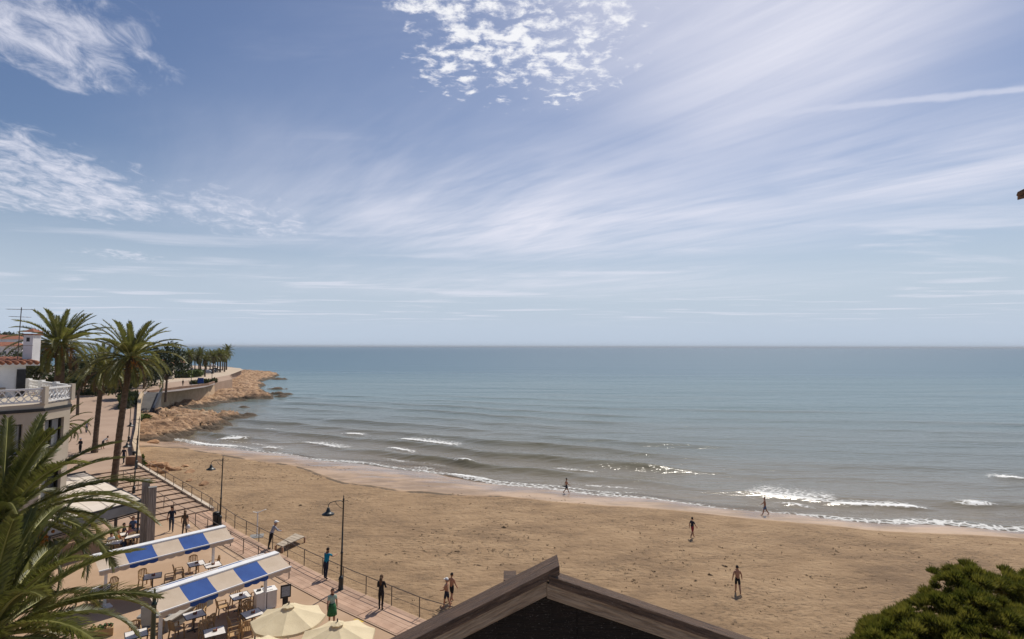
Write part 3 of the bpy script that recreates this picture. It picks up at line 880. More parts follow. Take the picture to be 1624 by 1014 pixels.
# parapet wall of the upper promenade
t = thing('parapet_wall', 'low cream parapet wall curving along the upper promenade above the rocks', 'wall', (PAR[0].x, PAR[0].y, 0))
o = PAR[0]
vs = []; fs = []
lft = offset_line(PAR, inl * 0.55)
for p, q in zip(PAR, lft):
    zz = uz(p.y)
    for (x, z) in ((p, -0.3), (p, zz + 0.75), (q, zz + 0.75), (q, -0.3)):
        vs.append((x.x - o.x, x.y - o.y, z))
for i in range(len(PAR) - 1):
    for k in range(3):
        fs.append((i * 4 + k, i * 4 + k + 1, i * 4 + k + 5, i * 4 + k + 4))
fs.append((0, 1, 2, 3)); n4 = (len(PAR) - 1) * 4; fs.append((n4 + 3, n4 + 2, n4 + 1, n4))
mb = MB().add(vs, fs); wobj = mb.build('wall', mat('parapet_render', (0.52, 0.40, 0.27), (0.43, 0.32, 0.21), 0.5, 0.9, detail=7), t)
pier = MB().box((-0.55, -0.75, 1.4), (0.65, 0.05, UZ + 0.9)); pier.build('end_pier', m_brown, t)

# retaining wall of the terrace
t = thing('retaining_wall', 'tan rubble stone retaining wall above the flat rocks', 'wall', (WALL[0].x, WALL[0].y, 0))
o = WALL[0]; vs = []; fs = []
for p in WALL:
    for (dx_, z) in ((0.35, 0.5), (0.0, 4.75)):
        vs.append((p.x - o.x + dx_, p.y - o.y, z))
for i in range(len(WALL) - 1):
    fs.append((2 * i, 2 * i + 2, 2 * i + 3, 2 * i + 1))
MB().add(vs, fs).build('wall_face', m_stonew, t)
mb = MB()
for p, q in zip(WALL[:-1], WALL[1:]):
    mb.beam((p.x - o.x - .1, p.y - o.y, 5.15), (q.x - o.x - .1, q.y - o.y, 5.15), 0.4, 0.85)
mb.build('coping', m_brown, t)
t = thing('boat_ramp', 'grey concrete ramp going down from the terrace to the rocks', 'ramp', (-73.5, 113, 0))
q0 = [(-2.6, 0, 2.55), (1.6, 2.0, 2.55), (-5.2, 15.5, 5.6), (-8.5, 15.5, 5.6)]
MB().add(q0 + [(p[0], p[1], 0) for p in q0], [(0, 1, 2, 3), (4, 7, 6, 5), (0, 4, 5, 1), (1, 5, 6, 2), (2, 6, 7, 3), (3, 7, 4, 0)]).build('slope', m_dconc, t)
mb = MB(); mb.beam((1.6, 2.0, 2.9), (-5.2, 15.5, 6.0), 0.35, 1.4); mb.build('side_wall', m_dgrey, t)

# ---------------------------------------------------------------- street lamps
def lamp_proto():
    root = thing('street_lamp', 'x', 'street lamp', (0, 0, 0), 0, 'black lantern lamps along the promenade')
    MB().lathe([(.17, 0), (.17, .06), (.14, .10), (.12, .55), (.15, .60), (.13, .68), (.075, .80)], 10).build('base', m_lamp, root, True)
    MB().lathe([(.062, .80), (.058, 2.0), (.075, 2.02), (.075, 2.1), (.05, 2.12), (.038, 4.95), (.055, 4.97), (.055, 5.05), (.02, 5.12), (.03, 5.2), (.005, 5.32)], 10).build('pole', m_lamp, root, True)
    arm = MB().tube([(0, 0, 4.86), (-.12, 0, 4.98), (-.45, 0, 4.98), (-.72, 0, 4.92), (-.82, 0, 4.80), (-.82, 0, 4.62)], .022, 6)
    arm.tube([(0, 0, 4.5), (-.2, 0, 4.62), (-.38, 0, 4.82), (-.45, 0, 4.97)], .014, 5)
    arm.tube([(.05, 0, 4.93), (.2, 0, 4.98), (.26, 0, 4.9)], .016, 5)
    arm.build('arm', m_lamp, root, True)
    sh = MB().lathe([(.02, .34), (.07, .31), (.09, .22), (.11, .20), (.12, .12), (.20, .06), (.34, -.02), (.345, -.06), (.30, -.05), (.10, .06)], 14, (-.82, 0, 4.32)).build('lamp_shade', m_lamp, root, True)
    MB().lathe([(.16, 0), (.18, -.07), (.12, -.15), (.04, -.18)], 12, (-.82, 0, 4.33)).build('lamp_glass', m_glass_w, sh, True)
    return root
lp = lamp_proto()
LAMPS = [((541, 937), PZ, 20, 'black lantern street lamp nearest the boardwalk, between the turquoise shirt and the black-clad woman'),
         ((349, 835), PZ, 12, 'black lantern street lamp at the foot of the broad steps with a dark bin'),
         ((212, 787), 2.62, 8, 'black lantern street lamp standing halfway up the broad steps'),
         ((216, 744), UZ, 5, 'black lantern street lamp at the top of the steps beside the parapet end'),
         ((204, 703), UZ, 0, 'farthest black lantern street lamp along the upper promenade')]
for i, (px_, z, rz, lb) in enumerate(LAMPS):
    o = lp if i == 0 else copy_tree(lp)
    o.location = spot(px_[0], px_[1], z); o.rotation_euler = (0, R(0.6 if i < 2 else 1.2), R(rz)); o['label'] = lb
def bin_(loc, label):
    t = thing('litter_bin', label, 'bin', loc)
    MB().lathe([(.20, 0), (.23, .05), (.25, .75), (.27, .78), (.27, .84), (.22, .86)], 12).build('body', m_dgrey, t, True)
    MB().lathe([(.27, .90), (.25, .97), (.10, 1.02)], 12).build('lid', m_black, t, True)
bin_(spot(343, 834, PZ), 'dark litter bin against the lamp at the foot of the steps')
bin_(spot(213, 732, UZ), 'dark litter bin by the parapet above the steps')

# ---------------------------------------------------------------- beige house on the left
H0 = Vector((-29.4, 36.0)); H1 = Vector((-29.8, 38.7)); H2 = Vector((-45.8, 50.7)); H3 = Vector((-58, 36)); H4 = Vector((-37.6, 23.4))
RZ_ = 12.35
house = thing('beige_house', 'beige house with white lattice roof terrace and white penthouse beside the palms', 'house', (H0.x, H0.y, PZ))
def hl(p, z):
    return Vector((p.x - H0.x, p.y - H0.y, z - PZ))
def wall_open(mb, A, B, z0, z1, holes, depth, mi=0):
    """vertical wall A->B (outside to the right of travel) with rectangular holes (s0,s1,za,zb), reveals included"""
    L = (B - A).length; d = (B - A) / L; nrm = Vector((d.y, -d.x))
    ss = sorted({0.0, L, *[h[0] for h in holes], *[h[1] for h in holes]})
    zs = sorted({z0, z1, *[h[2] for h in holes], *[h[3] for h in holes]})
    def pt(s, z, dep=0.0):
        q = A + d * s - nrm * dep
        return hl(q, z)
    for i in range(len(ss) - 1):
        for j in range(len(zs) - 1):
            cs, cz = (ss[i] + ss[i + 1]) / 2, (zs[j] + zs[j + 1]) / 2
            if any(h[0] < cs < h[1] and h[2] < cz < h[3] for h in holes):
                continue
            mb.add([pt(ss[i], zs[j]), pt(ss[i + 1], zs[j]), pt(ss[i + 1], zs[j + 1]), pt(ss[i], zs[j + 1])], [(0, 1, 2, 3)], mi)
    for (s0, s1, za, zb) in holes:
        c = [(s0, za), (s1, za), (s1, zb), (s0, zb)]
        for k in range(4):
            p, q = c[k], c[(k + 1) % 4]
            mb.add([pt(*p), pt(*q), pt(*q, depth), pt(*p, depth)], [(3, 2, 1, 0)], mi)
    return pt
mb = MB()
Lf = (H4 - H0).length
holesA = [(1.0, 4.6, 9.35, 11.2), (6.0, 9.5, 9.35, 11.2), (1.0, 4.6, 5.9, 7.9), (6.0, 9.5, 5.9, 7.9), (1.0, 9.8, 2.25, 4.8)]
ptA = wall_open(mb, H4, H0, PZ, RZ_, [(Lf - h[1], Lf - h[0], h[2], h[3]) for h in holesA], 0.28)
holesB = [(0.18, 2.1, 9.45, 11.3), (0.18, 2.1, 5.9, 7.9)]
ptB = wall_open(mb, H0, H1, PZ, RZ_, holesB, 0.28)
wall_open(mb, H1, H2, PZ, RZ_, [], 0.2); wall_open(mb, H2, H3, PZ, RZ_, [], 0.2); wall_open(mb, H3, H4, PZ, RZ_, [], 0.2)
mb.add([hl(p, RZ_) for p in (H0, H1, H2, H3, H4)], [(0, 1, 2, 3, 4)])
mb.build('wall', m_cream, house)
# dark string course
for A, B, nm in ((H4, H0, 'a'), (H0, H1, 'b')):
    d = (B - A).normalized(); nrm = Vector((d.y, -d.x)) * 0.03
    MB().beam(hl(A + nrm, 11.98), hl(B + nrm + d * 0.03, 11.98), 0.08, 0.19).build('string_course', m_black, house)
def window(pt, h, split):
    s0, s1, za, zb = h
    f = MB()
    for k in range(split + 1):
        s = s0 + (s1 - s0) * k / split
        s = min(max(s, s0 + .04), s1 - .04)
        f.beam(pt(s, za, .2), pt(s, zb, .2), 0.08, 0.06, up=(1, 0, 0))
    f.beam(pt(s0, za + .04, .2), pt(s1, za + .04, .2), 0.06, 0.08); f.beam(pt(s0, zb - .04, .2), pt(s1, zb - .04, .2), 0.06, 0.08)
    wf = f.build('window', m_black, house)
    for k in range(split):
        a_, b_ = s0 + (s1 - s0) * k / split + .08, s0 + (s1 - s0) * (k + 1) / split - .08
        c = MB(); nW = 14
        vs = []
        for i in range(nW + 1):
            s = a_ + (b_ - a_) * i / nW; dp = .3 + .03 * (i % 2)
            vs += [pt(s, za + .05, dp), pt(s, zb - .05, dp)]
        c.add(vs, [(2 * i, 2 * i + 2, 2 * i + 3, 2 * i + 1) for i in range(nW)])
        if k < split - 1 or split == 1 or za > 8:
            c.build('curtain', m_curtain, wf)
        MB().add([pt(a_, za, .36), pt(b_, za, .36), pt(b_, zb, .36), pt(a_, zb, .36)], [(0, 1, 2, 3)]).build('pane', m_pane, wf)
for h in holesA:
    window(ptA, (Lf - h[1], Lf - h[0], h[2], h[3]), 3)
for h in holesB:
    window(ptB, h, 2)
# lattice balustrade round the roof terrace
def lattice(A, B, n, first=1):
    L = (B - A).length
    for k in range(n):
        a_, b_ = A.lerp(B, k / n), A.lerp(B, (k + 1) / n)
        l = (b_ - a_).length; d = (b_ - a_) / l
        fr = MB()
        fr.beam(hl(a_, RZ_ + .95), hl(b_, RZ_ + .95), .16, .10); fr.beam(hl(a_, RZ_ + .16), hl(b_, RZ_ + .16), .12, .10)
        pn = fr.build('balustrade_panel', m_white, house)
        lt = MB(); m_ = max(2, int(l / 0.36)); cw = l / m_
        for i in range(m_):
            for rr in range(2):
                z0, z1 = RZ_ + .2 + rr * .36, RZ_ + .2 + (rr + 1) * .36
                for sg in (0, 1):
                    arc = []
                    for q in range(6):
                        f = q / 5; bow = math.sin(math.pi * f) * 0.09
                        s = (i + f) * cw; z = (z0 + (z1 - z0) * f + bow) if sg == 0 else (z1 - (z1 - z0) * f + bow * (1 if rr else -1))
                        p = a_ + d * s; arc.append(hl(p, z))
                    lt.tube(arc, .035, 4, cap=False)
        lt.build('lattice', m_white, pn)
    for k in range(first, n + 1):
        p = A.lerp(B, k / n)
        MB().box((-.15, -.15, 0), (.15, .15, 1.08), mat=Matrix.Translation(hl(p, RZ_))).build('balustrade_post', m_cream if k in (0, n) else m_white, house)
lattice(H4, H0, 5); lattice(H0, H1, 1); lattice(H1, H2, 6)
# white penthouse with tiled roof
K0 = Vector((-35.2, 41.3)); fd = Vector((-.55, -.835)).normalized()
K1 = K0 + Vector((-.62, .70)) * 4.0; K3 = K0 + fd * 12.5; K2 = K3 + Vector((-.8, .6)) * 6
mb = MB()
for A, B in ((K3, K0), (K0, K1), (K1, K2), (K2, K3)):
    mb.add([hl(A, RZ_), hl(B, RZ_), hl(B, 14.75), hl(A, 14.75)], [(0, 1, 2, 3)])
mb.build('penthouse_wall', m_white, house)
# lean roof: slab + rows of clay tiles
rf = MB(); up = Vector((-.8, .6))
e0, e1 = K0 + fd * -0.7 - up * .45, K3 - up * .45
r0, r1 = e0 + up * 5.5, e1 + up * 5.5
rf.add([hl(e0, 14.55), hl(e1, 14.72), hl(r1, 14.98), hl(r0, 14.80), hl(e0, 14.73), hl(e1, 14.90), hl(r1, 15.16), hl(r0, 14.98)],
       [(0, 1, 2, 3), (7, 6, 5, 4), (0, 4, 5, 1), (1, 5, 6, 2), (2, 6, 7, 3), (3, 7, 4, 0)])
roof = rf.build('roof', m_white, house)
nt = 34
for k in range(nt):
    f = (k + 0.5) / nt
    a_ = hl(e0.lerp(e1, f), 14.76 + 0.17 * f); b_ = hl(r0.lerp(r1, f), 15.02 + 0.18 * f)
    MB().tube([a_ + (a_ - b_).normalized() * .12, a_.lerp(b_, .5), b_], .15, 7).build('roof_tile', m_tile, roof, True)
# chimney, aerial, wall lamp, air conditioner
ch = thing('chimney', 'white chimney with small tiled cap on the penthouse roof', 'chimney', (-36.9, 43.4, 15.0))
del ch['category'], ch['label']
ch.parent = house; ch.location = hl(Vector((-36.3, 43.0)), 14.8)
MB().box((-.36, -.36, 0), (.36, .36, 2.0)).build('shaft', m_white, ch)
MB().box((-.44, -.44, 2.0), (.44, .44, 2.09)).add([(-.48, -.48, 2.22), (.48, -.48, 2.22), (.48, .48, 2.22), (-.48, .48, 2.22), (0, 0, 2.5)], [(3, 2, 1, 0), (0, 1, 4), (1, 2, 4), (2, 3, 4), (3, 0, 4)]).build('cap', m_tile, ch)
MB().box((-.12, -.37, 1.5), (.12, -.30, 1.8)).build('vent', m_black, ch)
ae = thing('tv_aerial', 'thin mast with television aerials on the white penthouse roof', 'aerial', (-36.1, 41.6, 14.9))
MB().tube([(0, 0, 0), (0.05, 0, 3.9)], .03, 6).build('mast', m_iron, ae)
for z, a0, n, l in ((3.75, .3, 7, .8), (3.2, 1.2, 6, .6), (1.1, .8, 8, .8), (.8, 2.2, 6, .6)):
    y = MB(); dv = Vector((math.cos(a0), math.sin(a0), 0)); sv = Vector((-dv.y, dv.x, 0))
    y.tube([dv * -l + Vector((0, 0, z)), dv * l + Vector((0, 0, z))], .016, 4)
    for k in range(n):
        c = dv * (-l + 2 * l * k / (n - 1)) + Vector((0, 0, z))
        y.tube([c - sv * .22, c + sv * .22], .012, 4)
    y.build('aerial', m_iron, ae)
nrmA = Vector((-fd.y, fd.x)); nrmA = nrmA if nrmA.x > 0 else -nrmA
pq = K0 + fd * 3.6 + nrmA * .06
wl = MB().ball(hl(pq, 13.95), .16, 10, 6).build('wall_lamp', m_dgrey, house, True)
pq = K0 + fd * 1.7 + nrmA * .5
ac = MB().box((-.45, -.2, 0), (.45, .2, .62), mat=Matrix.Translation(hl(pq, RZ_ + .1)) @ Matrix.Rotation(math.atan2(fd.y, fd.x), 4, 'Z')).build('air_conditioner', mat('ac_casing', (.25, .2, .16), None, 3, .6), house)
pq = K0 + fd * .25 + nrmA * .05
MB().box((-.25, -.06, 0), (.25, .06, 1.9), mat=Matrix.Translation(hl(pq, RZ_ + .05)) @ Matrix.Rotation(math.atan2(fd.y, fd.x), 4, 'Z')).build('door', m_black, house)

# ---------------------------------------------------------------- striped double awnings
def striped_awning(label, A, B, zr=4.95):
    A, B = Vector(A), Vector(B); L = (B - A).length; d = (B - A) / L
    n = Vector((-d.y, d.x)); n = n if n.y < 0 else -n             # towards the viewer
    t = thing('striped_awning', label, 'awning', (A.x, A.y, PZ), math.atan2(d.y, d.x), 'blue and cream awnings over the terrace')
    s = 1 if (Vector((-d.y, d.x)) - n).length < .1 else -1        # local y of the viewer side
    z = zr - PZ
    cs = MB().box((0.0, -.21, z - .02), (L, .21, z + .09)); cs.build('ridge_box', m_whitep, t, bevel=0.02)
    n_p = 5; wdt = L / n_p
    for side in (s, -s):
        zd = .42 if side == s else .30
        for k in range(n_p):
            m_ = m_fblue if k % 2 else m_fcream
            x0, x1 = k * wdt, (k + 1) * wdt
            vs = []; fs = []; nx, ny = 6, 6
            for i in range(nx + 1):
                for j in range(ny + 1):
                    f = j / ny
                    sag = -.03 * math.sin(math.pi * f)
                    vs.append((x0 + (x1 - x0) * i / nx, side * (.2 + 1.08 * f), z - .0 - (.42 if side == s else .30) * f + sag))
            for i in range(nx):
                for j in range(ny):
                    a_ = i * (ny + 1) + j
                    fs.append((a_, a_ + 1, a_ + ny + 2, a_ + ny + 1))
            fp = MB().add(vs, fs).build('fabric_panel', m_, t, True)
            vs = []; fs = []; q = 12
            for i in range(q + 1):
                x = x0 + (x1 - x0) * i / q
                drop = .20 + .055 * abs(math.sin(math.pi * i / q * 3))
                yy = side * (1.285 + .012 * math.sin(i * 1.3))
                vs += [(x, side * 1.28, z - zd), (x, yy, z - zd - drop)]
            for i in range(q):
                fs.append((2 * i, 2 * i + 1, 2 * i + 3, 2 * i + 2))
            MB().add(vs, fs).build('valance', m_, fp)
        MB().box((-.02, side * 1.275 - .035, z - zd - .03), (L + .02, side * 1.275 + .035, z - zd + .03)).build('front_bar', m_whitep, t)
        for x in (.5, L - .5):
            MB().beam((x, side * .1, z - .16), (x, side * 1.24, z - zd - .09), .04, .04).build('folding_arm', m_whitep, t)
    for x in (.62, L - .62):
        MB().box((x - .06, -.06, 0), (x + .06, .06, z - .02)).build('post', m_whitep, t)
        MB().box((x - .3, -.3, 0), (x + .3, .3, .05)).build('foot_plate', m_whitep, t)
    return t
striped_awning('blue and cream striped awning farther from the parasols, by the grey pillars', (-17.58, 35.63), (-21.95, 30.6))
striped_awning('blue and cream striped awning nearer the parasols, over the white tables', (-12.54, 31.2), (-16.2, 26.05))

# ---------------------------------------------------------------- white retractable awnings of the corner restaurant
FR = Vector((-26.2, 41.05)); back = Vector((-.78, .625)).normalized(); lf = Vector((-.36, -.93)).normalized()
ang = math.atan2(lf.y, lf.x)
LBL = ['front white awning with deep grey valance beside the two grey pillars', 'middle white awning between two others beside the broad steps', 'rear white awning nearest the beige house corner']
for k in range(3):
    o = FR + back * (4.55 * k)
    t = thing('flat_awning', LBL[k], 'awning', (o.x, o.y, PZ), ang, 'white awnings of the corner restaurant')
    bx = back.x * lf.x + back.y * lf.y; by = back.x * -lf.y + back.y * lf.x
    L_ = 6.4 - 0.9 * k; zt = 2.85 + .02 * k
    wd = 4.3
    vs = []; fs = []; nx, ny = 8, 8
    for i in range(nx + 1):
        for j in range(ny + 1):
            f = j / ny
            rise = 0.05 * math.sin(math.pi * f) + 0.06 * f
            vs.append((L_ * i / nx + bx * wd * f, by * wd * f, zt + rise + 0.012 * math.cos(6.28 * i / nx * 2)))
    for i in range(nx):
        for j in range(ny):
            a_ = i * (ny + 1) + j
            fs.append((a_, a_ + 1, a_ + ny + 2, a_ + ny + 1))
    MB().add(vs, fs).build('fabric', m_fwhite, t, True)
    sl = MB()
    for i in range(1, 6):
        x = L_ * i / 6
        for j in range(ny):
            f0, f1 = j / ny, (j + 1) / ny
            z0 = zt + .05 * math.sin(math.pi * f0) + .06 * f0 + .022; z1 = zt + .05 * math.sin(math.pi * f1) + .06 * f1 + .022
            sl.beam((x + bx * wd * f0, by * wd * f0, z0), (x + bx * wd * f1, by * wd * f1, z1), .035, .012)
    sl.build('seam', mat('seam_tape', (.5, .44, .38), None, 3, .8) if 'seam_tape' not in MATS else MATS['seam_tape'], t)
    MB().beam((-.15, 0, zt + .02), (L_, 0, zt + .02), .12, .14).build('front_bar', m_dgrey, t)
    e = Vector((bx * wd, by * wd, 0))
    MB().beam(e + Vector((-.15, 0, zt + .12)), e + Vector((L_, 0, zt + .12)), .1, .14).build('rear_bar', m_dgrey, t)
    MB().beam((-.1, 0, zt - .03), e + Vector((-.1, 0, zt + .06)), .08, .1).build('side_bar', m_dgrey, t)
    if k == 0:
        sg = 1 if by < 0 else -1
        vs = []; fs = []
        for i in range(13):
            x = L_ * i / 12; w2 = .02 * math.sin(i * 1.9)
            vs += [(x, sg * .08, zt - .04), (x, sg * .1 + w2, zt - .62)]
        for i in range(12):
            fs.append((2 * i, 2 * i + 1, 2 * i + 3, 2 * i + 2))
        MB().add(vs, fs).build('valance', m_fgrey, t)
        MB().beam((-.1, sg * .1, zt - .68), (L_, sg * .1, zt - .68), .07, .09).build('bottom_rail', m_black, t)
        MB().beam((-.1, sg * .1, zt - .80), (L_, sg * .1, zt - .80), .05, .06).build('bottom_rail', m_dgrey, t)
    for x in (.2, L_ - .6):
        MB().box((x - .05, -.05, 0), (x + .05, .05, zt - .05)).build('post', m_dgrey, t)
        MB().box((x - .05, -.05, 0), (x + .05, .05, zt + .04), mat=Matrix.Translation(e)).build('post', m_dgrey, t)
# pair of board-clad pillars
for k, (x, y, h_) in enumerate(((-25.45, 40.25, 4.45), (-24.78, 39.95, 4.05))):
    t = thing('board_pillar', ['taller of the two grey board pillars, left, at the awning corner', 'shorter of the two grey board pillars, right, above the striped awning'][k], 'pillar', (x, y, PZ), R(35), 'grey board pillars')
    for i in range(4):
        MB().box((-.23 + i * .117, -.2, 0), (-.23 + i * .117 + .107, .2, h_ - .02 * (i % 2))).build('board', m_pillar, t)
    MB().box((-.25, -.22, h_), (.25, .22, h_ + .04)).build('cap', m_conc, t)

# ---------------------------------------------------------------- parasols
def parasol_proto():
    t = thing('parasol', 'x', 'parasol', (0, 0, 0), 0, 'cream parasols at the front terrace')
    r, ze, za = 1.55, 1.98, 2.52
    for k in range(8):
        a0, a1 = 6.28318 * k / 8, 6.28318 * (k + 1) / 8
        vs = []; fs = []; nu, nv = 6, 7
        for i in range(nv + 1):
            f = .10 + .90 * i / nv
            for j in range(nu + 1):
                g = j / nu
                p0 = Vector((math.cos(a0), math.sin(a0), 0)) * r * f; p1 = Vector((math.cos(a1), math.sin(a1), 0)) * r * f
                p = p0.lerp(p1, g)
                sag = -.07 * math.sin(math.pi * g) * f ** 1.5 - .03 * math.sin(math.pi * f)
                vs.append((p.x, p.y, za + (ze - za) * f + sag))
        for i in range(nv):
            for j in range(nu):
                a_ = i * (nu + 1) + j
                fs.append((a_, a_ + nu + 1, a_ + nu + 2, a_ + 1))
        pn = MB().add(vs, fs).build('canopy_panel', m_umb, t, True)
        vs2 = []
        for j in range(nu + 1):
            p = vs[nv * (nu + 1) + j]; q = 1.01
            vs2 += [(p[0], p[1], p[2]), (p[0] * q, p[1] * q, p[2] - .10)]
        MB().add(vs2, [(2 * j, 2 * j + 1, 2 * j + 3, 2 * j + 2) for j in range(nu)]).build('hem', m_umb, pn)
        MB().tube([(math.cos(a0) * .08, math.sin(a0) * .08, za - .12), (math.cos(a0) * r * .97, math.sin(a0) * r * .97, ze - .03)], .014, 5).build('rib', m_plast, t)
    cp = MB(); nn = 16; vs = [(0, 0, za + .07)]
    for i in range(nn):
        a_ = 6.28318 * i / nn; vs.append((math.cos(a_) * .27, math.sin(a_) * .27, za - .02 + .02 * (i % 2)))
    cp.add(vs, [(0, 1 + i, 1 + (i + 1) % nn) for i in range(nn)]).build('vent_cap', m_umb, t)
    MB().lathe([(.03, 0), (.03, .1), (.012, .14)], 8, (0, 0, za + .05)).build('finial', m_dgrey, t)
    MB().tube([(0, 0, 0), (0, 0, za)], .028, 8).build('pole', m_whitep, t)
    MB().lathe([(.32, 0), (.32, .07), (.1, .12), (.05, .3)], 14).build('base', m_conc, t)
    return t
um = parasol_proto()
for i, (u, v, rz, lb) in enumerate([(459, 962, 12, 'cream parasol nearest the white sideboard, highest of the three'), (536, 990, 28, 'cream parasol beside the walking woman in green, rightmost of the three'), (405, 1018, 5, 'cream parasol cut off at the bottom edge, leftmost of the three')]):
    o = um if i == 0 else copy_tree(um)
    p = spot(u, v, PZ + 2.5); o.location = (p.x, p.y, PZ); o.rotation_euler = (0, 0, R(rz)); o['label'] = lb

# ---------------------------------------------------------------- tables and chairs
def table_proto():
    t = thing('cafe_table', 'x', 'table', (0, 0, 0), 0, 'tables on the café terrace')
    MB().box((-.42, -.42, .715), (.42, .42, .745)).build('tabletop', m_ttop, t, bevel=.006)
    e = MB()
    for a_, b_ in (((-.43, -.43), (.43, -.43)), ((.43, -.43), (.43, .43)), ((.43, .43), (-.43, .43)), ((-.43, .43), (-.43, -.43))):
        e.beam((a_[0], a_[1], .728), (b_[0], b_[1], .728), .03, .04)
    e.build('edge_trim', m_ttrim, t)
    MB().tube([(0, 0, .03), (0, 0, .71)], .035, 8).build('pedestal', m_ttrim, t)
    f = MB(); f.beam((-.3, 0, .02), (.3, 0, .02), .07, .04); f.beam((0, -.3, .024), (0, .3, .024), .07, .04); f.build('foot', m_ttrim, t)
    return t
def chair_proto():
    t = thing('plastic_chair', 'x', 'chair', (0, 0, 0), 0, 'tan plastic chairs')
    # faces +y
    MB().box((-.23, -.22, .41), (.23, .24, .445)).build('seat', m_plast, t, bevel=.01)
    for sx, sy in ((-1, 1), (1, 1), (-1, -1), (1, -1)):
        x0, y0 = sx * .21, sy * .2
        MB().beam((x0 + sx * .03, y0 + sy * .04, 0), (x0, y0, .42 if sy < 0 else .64), .05, .05, up=(0, 1, 0)).build('leg', m_plast, t)
    fr = MB(); fr.beam((-.22, -.22, .43), (-.21, -.31, .86), .05, .04, up=(0, 1, 0)); fr.beam((.22, -.22, .43), (.21, -.31, .86), .05, .04, up=(0, 1, 0))
    arc = [(-.21, -.31, .84), (-.12, -.325, .90), (0, -.33, .92), (.12, -.325, .90), (.21, -.31, .84)]
    for a_, b_ in zip(arc[:-1], arc[1:]):
        fr.beam(a_, b_, .04, .07)
    bk = fr.build('backrest', m_plast, t)
    for x in (-.13, -.045, .045, .13):
        MB().beam((x, -.235, .47), (x * .95, -.325, .88), .045, .02, up=(0, 1, 0)).build('slat', m_plast, bk)
    for sx in (-1, 1):
        MB().beam((sx * .23, .2, .645), (sx * .22, -.27, .66), .055, .03).build('armrest', m_plast, t)
    return t
tb0, ch0 = table_proto(), chair_proto()
used = {'t': False, 'c': False}
def put_table(u, v, rz, label):
    p = spot(u, v, PZ + .74)
    o = copy_tree(tb0) if used['t'] else tb0
    used['t'] = True
    o.location = (p.x, p.y, PZ); o.rotation_euler = (0, 0, R(rz)); o['label'] = label
    return Vector((p.x, p.y, PZ))
def put_chair(x, y, rz, label):
    o = copy_tree(ch0) if used['c'] else ch0
    used['c'] = True
    o.location = (x, y, PZ); o.rotation_euler = (0, 0, rz); o['label'] = label
m_red = mat('ketchup_red', (.35, .03, .02), (.2, .03, .02), 8, .4)
TABLES = [((312, 895), 38, 'white café table between the two striped awnings', [(0, 0.95), (90, .8), (180, .9)], 'the table between the striped awnings'),
          ((338, 897), 38, 'small white café table at the awning post, beside a larger one', [(270, .75)], 'the small table at the awning post'),
          ((309, 976), 42, 'grey-topped café table half under the striped awning, near the low wall', [(60, .8), (200, .85), (300, .8)], 'the grey table near the low wall'),
          ((382, 946), 40, 'white café table nearest the white sideboard', [(0, .8), (90, .8), (180, .85), (270, .8)], 'the white table nearest the sideboard'),
          ((401, 974), 44, 'café table half in shade beside the parasol', [(80, .8), (180, .8), (240, .9)], 'the half-shaded table beside the parasol'),
          ((341, 1003), 33, 'grey-topped café table at the bottom edge', [(0, .8), (110, .8), (250, .85)], 'the grey table at the bottom edge'),
          ((160, 935), 30, 'café table under the farther striped awning behind the palm fronds', [(60, .8), (180, .8)], 'the table behind the palm fronds'),
          ((217, 1007), 36, 'café table left of the green lamp post at the bottom edge', [(20, .8), (90, .8)], 'the table left of the green post'),
          ((243, 915), 30, 'café table in the gap between the awnings near the palm fronds', [(0, .8), (120, .8)], 'the table in the gap between awnings')]
POS = ['on the right side of', 'on the far side of', 'on the left side of', 'on the near side of']
for (uv, rz, lb, chs, sh) in TABLES:
    c = put_table(uv[0], uv[1], rz, lb)
    for k, (a_, d_) in enumerate(chs):
        an = R(a_ + rz)
        put_chair(c.x + math.cos(an) * d_, c.y + math.sin(an) * d_, an + R(90), 'tan plastic armchair ' + POS[k] + ' ' + sh)
    hld = thing('napkin_holder', 'small dark holder on ' + sh, 'holder', (c.x, c.y, c.z + .746))
    MB().box((-.06, -.04, 0), (.06, .04, .09)).build('box', m_brown, hld)
    MB().lathe([(.025, 0), (.025, .12), (.01, .16)], 8, (.09, .02, 0)).build('bottle', m_red, hld)
# white sideboard, menu board, low wall, sign panel, planter
p = spot(421, 966, PZ)
t = thing('sideboard', 'white waiter sideboard at the end of the nearer striped awning', 'sideboard', p, R(36))
MB().box((-.5, -.32, 0.06), (.5, .32, .92)).build('cabinet', m_whitep, t)
MB().box((-.53, -.35, .92), (.53, .35, .96)).build('top', m_white, t)
MB().box((-.02, -.326, .1), (.02, -.322, .9)).build('door_gap', m_ttrim, t)
tr_ = thing('serving_tray', 'white tray with blue rim on the white sideboard', 'tray', Vector((p.x + .12, p.y + .02, PZ + .962)), R(36))
MB().box((-.22, -.16, 0), (.22, .16, .03)).build('tray', m_white, tr_)
MB().beam((-.23, .17, .03), (.23, .17, .03), .03, .06).build('rim', m_fblue, tr_)
cut = thing('cutlery_box', 'small dark box lying on the white sideboard', 'box', Vector((p.x - .28, p.y - .16, PZ + .962)), R(36))
MB().box((-.1, -.06, 0), (.1, .06, .08)).build('box', m_ttrim, cut)
p = spot(453, 968, PZ)
t = thing('menu_board', 'dark framed menu board standing behind the parasol', 'menu board', p, R(30))
MB().beam((0, -.02, 0), (0, .1, 1.0), .28, .03, up=(0, 1, 0)).build('stand', m_black, t)
fr = MB().box((-.26, -.05, .62), (.26, -.01, 1.28)).build('frame', m_black, t)
MB().box((-.2, -.058, .7), (.2, -.052, 1.2)).build('sheet', mat('menu_sheet', (.3, .34, .38), (.2, .22, .25), 12, .5), fr)
w0, w1, w2_ = spot(335, 958, PZ), spot(263, 1004, PZ), spot(190, 1012, PZ)
